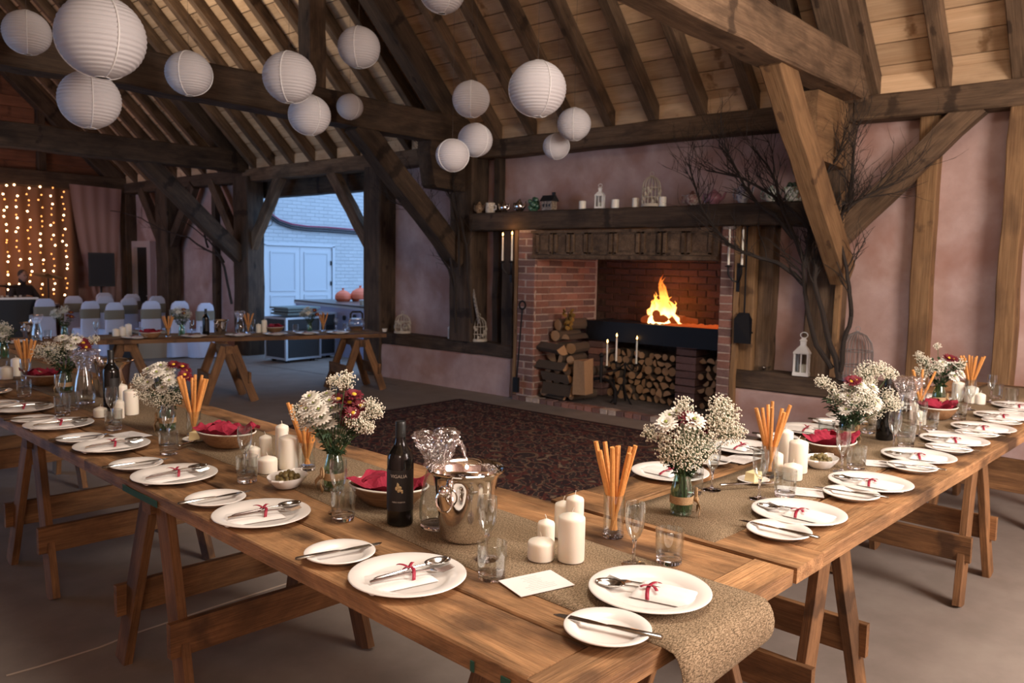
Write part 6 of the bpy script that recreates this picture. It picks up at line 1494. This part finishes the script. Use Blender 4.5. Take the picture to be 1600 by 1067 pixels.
# ================================================================== covered chairs
def mk_chair():
    t = thing('banquet_chair', '', 'chair')
    S_ = .92
    def back(u, v):      # rounded-top cover seen from behind, wraps round the frame
        a = 2*PI*u; z = .02+.90*v; w = .17*(1+.16*(1-v)); d = .035+.14*max(0, (.5-v))*1.6
        if v > .86: k = math.sqrt(max(0, 1-((v-.86)/.14)**2)); w *= .55+.45*k; d *= .35+.65*k
        c = math.cos(a); s = math.sin(a); e = .45
        return Vector((w*math.copysign(abs(c)**e, c), d*math.copysign(abs(s)**e, s)+.05*(1-v), z))*S_
    MB().grid(back, 28, 22).add([Vector((x, y_, .92))*S_ for x, y_ in ((-.11,-.012),(.11,-.012),(.11,.012),(-.11,.012))], [(0,1,2,3)]).build('back_cover', MT['chairbluelit'], t)
    def skirt(u, v):
        a = 2*PI*u; c = math.cos(a); s = math.sin(a); e = .4; w = .18+.03*(1-v); k = 1+.03*math.sin(a*9)*(1-v)
        return Vector((w*k*math.copysign(abs(c)**e, c), .24+w*k*math.copysign(abs(s)**e, s), .46*v+.004))*S_
    MB().grid(skirt, 40, 8).add([Vector((x, y_, .46))*S_ for x, y_ in ((-.2,.04),(.2,.04),(.2,.44),(-.2,.44))], [(0,1,2,3)]).build('seat_skirt', MT['chairbluelit'], t)
    def sash(u, v): a = 2*PI*u; c = math.cos(a); s = math.sin(a); e = .45; return Vector((.187*math.copysign(abs(c)**e, c), .058*math.copysign(abs(s)**e, s)+.02, .63+.16*v))*S_
    MB().grid(sash, 28, 3).build('sash', MT['sash'], t)
    return t
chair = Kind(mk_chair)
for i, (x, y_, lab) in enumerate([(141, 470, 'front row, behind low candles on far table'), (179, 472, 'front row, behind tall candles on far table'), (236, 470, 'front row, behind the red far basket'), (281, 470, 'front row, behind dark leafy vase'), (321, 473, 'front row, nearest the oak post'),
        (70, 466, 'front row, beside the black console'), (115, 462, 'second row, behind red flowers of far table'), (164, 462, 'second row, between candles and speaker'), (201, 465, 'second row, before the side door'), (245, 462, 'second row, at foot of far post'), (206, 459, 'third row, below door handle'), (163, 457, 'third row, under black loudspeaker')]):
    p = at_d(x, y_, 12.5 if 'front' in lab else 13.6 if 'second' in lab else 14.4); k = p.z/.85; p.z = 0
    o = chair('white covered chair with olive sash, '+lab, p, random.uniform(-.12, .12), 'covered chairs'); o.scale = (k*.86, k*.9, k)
# ================================================================== the band corner
bd = thing('backdrop_curtain', 'brown fabric backdrop behind fairy lights on gable wall', 'curtain', (4.6, YL-.12, 0), 0)
MB().grid(lambda u, v: Vector(((u-.5)*3.2, .03*math.sin(u*70), .05+2.75*v)), 120, 4).build('fabric', plain('brown_backdrop', (.17, .085, .05), .9), bd)
lc = thing('light_curtain', 'curtain of warm fairy lights hanging before the brown backdrop', 'fairy lights', (4.6, YL-.30, 0), 0)
BULB = plain('warm_bulb', (1, .6, .25), .5, emit=(1, .60, .30), es=10); DIM = plain('dim_bulb', (1, .5, .2), .5, emit=(1, .36, .09), es=3)
rb = random.Random(8)
B1 = MB().ball((0,0,0), .0175, 8, 6).mesh('bulb', BULB); B2 = MB().ball((0,0,0), .014, 8, 6).mesh('bulb', DIM)
for k in range(9):
    x = at_y((10, 28, 46, 65, 83, 101, -9, -28, -47)[k], 380, YL-.30).x-4.6
    st = MB().tube([(x, 0, 2.78), (x+.01, 0, 2.0), (x, 0, 1.2), (x+.02, 0, .75)], .003, 4).build('strand', MT['cord'], lc)
    for j in range(18): link('bulb', B1 if rb.random() < .55 else B2, st, (x+rb.uniform(-.035, .035), rb.uniform(-.02, .02), 2.74-.113*j+rb.uniform(-.04, .04)))
lamp('fairy_glow', 'AREA', (5.0, YL-.55, 1.8), (1.0, .42, .15), 2.2, 1.3, (5.0, YL, 1.8))
dr = thing('gauze_drape', 'pale pink gauze drape gathered towards its foot beside fairy lights', 'drape', (0, 0, 0), 0)
q = [at_y(x, y_, YL-.35) for x, y_ in ((108, 287), (190, 296), (181, 470), (146, 466))]
c = q[0].copy(); dr.location = c; q = [v-c for v in q]
MB().grid(lambda u, v: q[0].lerp(q[1], u).lerp(q[3].lerp(q[2], u), v)+Vector((.05*math.sin(v*PI)*(1-u)*-1, .008*math.sin(u*26), 0)), 40, 14).build('gauze', plain('pink_gauze', (.36, .22, .19), .9), dr)
sp_ = at_y(158, 447, YL-.75)
t = thing('loudspeaker', 'black loudspeaker on pole before the pink drape', 'speaker', (sp_.x, sp_.y, sp_.z), -.3)
MB().hexa([(-.22,-.2,0),(.22,-.2,0),(.17,.16,0),(-.17,.16,0),(-.22,-.2,.62),(.22,-.2,.62),(.17,.16,.62),(-.17,.16,.62)]).build('cabinet', MT['black'], t)
MB().box((0,-.206,.31), (.38,.015,.54)).build('grille', plain('speaker_grille', (.02,.02,.022), .8), t)
t2_ = thing('speaker_stand', 'black tripod stand carrying the loudspeaker', 'stand', (sp_.x, sp_.y, 0), 0)
MB().tube([(0,0,.12), (0,0,sp_.z-.002)], .02, 8).build('pole', MT['iron'], t2_)
for k in range(3):
    a = k*2.1; MB().tube([(0,0,.45), (.35*math.cos(a), .35*math.sin(a), .015)], .012, 6).build('leg', MT['iron'], t2_)
# console and drum kit
p = at_z(56, 533, 0); c = at_y(28, 463, 14.2)
case_top = c.z
t = thing('mixing_console', 'black road case console with silver edges before the drummer', 'console', (c.x-.55, 14.2, 0), -.06)
MB().box((0, 0, case_top/2), (1.5, .5, case_top-.02)).build('shell', MT['black'], t)
for z_ in (.03, case_top-.02): MB().box((0, -.25, z_), (1.5, .03, .03)).build('rim_edge', MT['alu'], t)
for s in (-1, 1): MB().box((s*.74, -.25, case_top/2), (.035, .035, case_top-.02)).build('corner_edge', MT['alu'], t)
for k in range(14): MB().box((-.6+k*.09, -.1+.08*(k % 2), case_top+.005), (.03, .03, .03)).build('control_knob', plain('pale_knob', (.5, .42, .32), .4), t)
def cymbal(lab, px_, py_, Y, r, tilt):
    c = at_y(px_, py_, Y); t = thing('cymbal', lab, 'cymbal', c, 0)
    MB().lathe([(0,.02),(.03,.018),(.05,.006),(r,-.012),(r,-.015),(.05,.002),(0,.014)], 30, rot=Euler((tilt, .1, 0)).to_matrix()).build('disc', plain('dark_bronze', (.10, .06, .03), .4, .8), t)
    MB().tube([(0,0,-c.z+.02), (0,0,.03)], .012, 6).build('stand', MT['iron'], t)
    for k in range(3): a = 2.1*k; MB().tube([(0,0,-c.z+.3), (.25*math.cos(a), .25*math.sin(a), -c.z+.01)], .009, 5).build('leg', MT['iron'], t)
cymbal('dark bronze cymbal on stand right of seated drummer', 75, 430, 15.05, .22, .18)
cymbal('bronze cymbal low at left edge before drummer', 10, 446, 15.35, .20, -.1)
def person(lab, px_, py_, Y):
    """seated drummer: one skinned body grown over a skeleton"""
    c = at_y(px_, py_, Y); hx = c.x
    t = thing('person', lab, 'person', (hx, Y, 0), PI+.3)      # faces local +y
    J = {'pelvis': (0,0,.52,.145), 'waist': (0,.02,.66,.125), 'chest': (0,.01,.86,.155), 'neck0': (0,0,1.0,.075), 'neck': (0,.02,1.07,.052), 'head': (0,.045,1.15,.078), 'crown': (0,.04,1.235,.074),
         'shL': (-.17,0,.96,.066), 'elL': (-.27,.10,.72,.048), 'wrL': (-.16,.34,.74,.033), 'haL': (-.14,.41,.74,.036), 'shR': (.17,0,.96,.066), 'elR': (.29,.10,.74,.048), 'wrR': (.2,.34,.82,.033), 'haR': (.18,.41,.84,.036),
         'hiL': (-.10,.06,.52,.095), 'knL': (-.16,.46,.50,.065), 'anL': (-.16,.50,.10,.045), 'toL': (-.17,.64,.05,.042), 'hiR': (.10,.06,.52,.095), 'knR': (.16,.46,.50,.065), 'anR': (.17,.50,.10,.045), 'toR': (.18,.64,.05,.042)}
    E_ = [('pelvis','waist'),('waist','chest'),('chest','neck0'),('neck0','neck'),('neck','head'),('head','crown'),('chest','shL'),('shL','elL'),('elL','wrL'),('wrL','haL'),('chest','shR'),('shR','elR'),('elR','wrR'),('wrR','haR'),('pelvis','hiL'),('hiL','knL'),('knL','anL'),('anL','toL'),('pelvis','hiR'),('hiR','knR'),('knR','anR'),('anR','toR')]
    ks = list(J); me = bpy.data.meshes.new('body'); me.from_pydata([J[k][:3] for k in ks], [(ks.index(a), ks.index(b)) for a, b in E_], [])
    o = link('body', me, t); o.modifiers.new('skin', 'SKIN'); s = o.modifiers.new('sub', 'SUBSURF'); s.levels = 2; s.render_levels = 2
    for i, k in enumerate(ks):
        v = me.skin_vertices[0].data[i]; v.radius = (J[k][3], J[k][3]*(.72 if k in ('chest', 'waist', 'pelvis') else 1)); v.use_root = k == 'pelvis'
    me.materials.append(plain('dark_shirt', (.022, .018, .02), .85))
    skin = plain('drummer_skin', (.34, .19, .13), .6)  # one even brown skin tone for face and hands
    h = MB().ball((0,.05,1.17), .088, 16, 12, (.84, 1, 1.22))
    for i, v in enumerate(h.v):      # jaw narrows, face flattens
        x, y_, z = v; k = max(0, (1.15-z)/.1)*.25; h.v[i] = (x*(1-k), y_+(.012 if y_ > .1 and z < 1.15 else 0), z)
    h.ball((0,.142,1.155), .016, 8, 6, (.7,1,1.3)); h.ball((-.075,.05,1.16), .02, 8, 6, (.4,1,1.4)); h.ball((.075,.05,1.16), .02, 8, 6, (.4,1,1.4))
    h.build('face', skin, t)
    for s in (-1, 1): MB().ball((s*.03,.122,1.185), .011, 8, 6).build('eye', MT['black'], t)
    MB().ball((0,.128,1.118), .02, 8, 6, (1.2,.5,.3)).build('mouth', plain('lips', (.28, .10, .08), .6), t)
    MB().ball((0,.032,1.205), .088, 14, 10, (.88,.98,.95)).build('hair', plain('short_dark_hair', (.03,.022,.018), .8), t)
    for sx, hk in ((-1, 'haL'), (1, 'haR')):
        q = Vector(J[hk][:3]); mb = MB().ball(q, .036, 10, 8, (.9,1.2,.55))
        for f in range(4): a = -.03+.02*f; mb.tube([q+Vector((a*.9,.035,0)), q+Vector((a,.06,-.004)), q+Vector((a,.066,-.024)), q+Vector((a,.05,-.032))], [.0085,.008,.0075,.006], 6)
        mb.tube([q+Vector((-sx*.03,.005,0)), q+Vector((-sx*.045,.03,-.01)), q+Vector((-sx*.03,.05,-.02))], [.010,.009,.007], 6)
        mb.build('hand', skin, t)
    d = bpy.data.objects.get('x')
    st_ = thing('drum_stool', 'round black drum stool beneath the drummer', 'stool', (hx, Y, 0), 0)
    MB().lathe([(0,.37),(.17,.37),(.18,.40),(.16,.425),(0,.43)], 20).build('seat', MT['black'], st_); MB().tube([(0,0,.01),(0,0,.37)], .03, 8).build('column', MT['iron'], st_)
    for k in range(3): a = 2.1*k; MB().tube([(0,0,.12), (.24*math.cos(a), .24*math.sin(a), .012)], .012, 5).build('leg', MT['iron'], st_)
    for sx, hk in ((-1, 'haL'), (1, 'haR')):
        q = Vector(J[hk][:3]); sk = MB().tube([(0,-.05,-.02), (-sx*.05,.33,-.04)], [.008,.005], 6).build('drumstick', MT['oaklight'])
        sk.location = Matrix.Rotation(PI+.3, 3, 'Z') @ q+Vector((hx, Y, 0)); sk.rotation_euler = (0, 0, PI+.3)
        tag(sk, 'wooden drumstick held in %s hand of drummer' % ('one' if sx < 0 else 'other'), 'drumstick')
    for k, (dx, dy, r, h_, z_) in enumerate(((-.28, -.62, .18, .2, .42), (.22, -.66, .16, .18, .52), (.0, -.95, .27, .5, .02))):
        dt = thing('drum', ['snare drum on stand before the seated drummer', 'small tom drum beside snare before the seated drummer', 'large dark bass drum before the seated drummer'][k], 'drum', (hx+dx*.9, Y+dy, z_), 0)
        MB().lathe([(0,0),(r,0),(r,h_),(0,h_)], 24).build('shell', plain('drum_shell', (.06,.025,.02), .3), dt); MB().lathe([(0,h_+.002),(r*.97,h_+.002),(r*.97,h_+.008),(0,h_+.008)], 24).build('drumhead', MT['china'], dt)
        MB().lathe([(r,h_-.02),(r+.012,h_-.02),(r+.012,h_+.012),(r,h_+.012)], 24).build('hoop', MT['alu'], dt)
        if z_ > .1:
            for q in range(3): a = 2.1*q; MB().tube([(.05*math.cos(a),.05*math.sin(a),0), (.2*math.cos(a),.2*math.sin(a),-z_+.01)], .01, 5).build('leg', MT['iron'], dt)
    return t
person('person in dark shirt seated at drums before the fairy lights', 33, 425, 15.95)
# boxes standing under the far table
p = at_z(246, 560, 0)
t = thing('wooden_box', 'pale wooden box standing on floor beyond the far table', 'box', (p.x, p.y+.25, 0), -.15); MB().box((0,0,.20), (.48,.38,.40)).build('body', plain('box_ply', (.34,.27,.19), .7), t); MB().box((0,0,.41), (.50,.40,.02)).build('lid', plain('box_lid', (.30,.24,.17), .7), t)
p = at_z(212, 563, 0)
t = thing('amplifier', 'black amplifier box left of the pale wooden box', 'amplifier', (p.x-.05, p.y+.28, 0), -.15); MB().box((0,0,.20), (.32,.36,.40)).build('cabinet', MT['black'], t); MB().box((0,-.184,.2), (.27,.012,.34)).build('grille', plain('amp_grille', (.02,.02,.022), .8), t)
# ivy, stray straw and the roof's stray light are left to the photograph
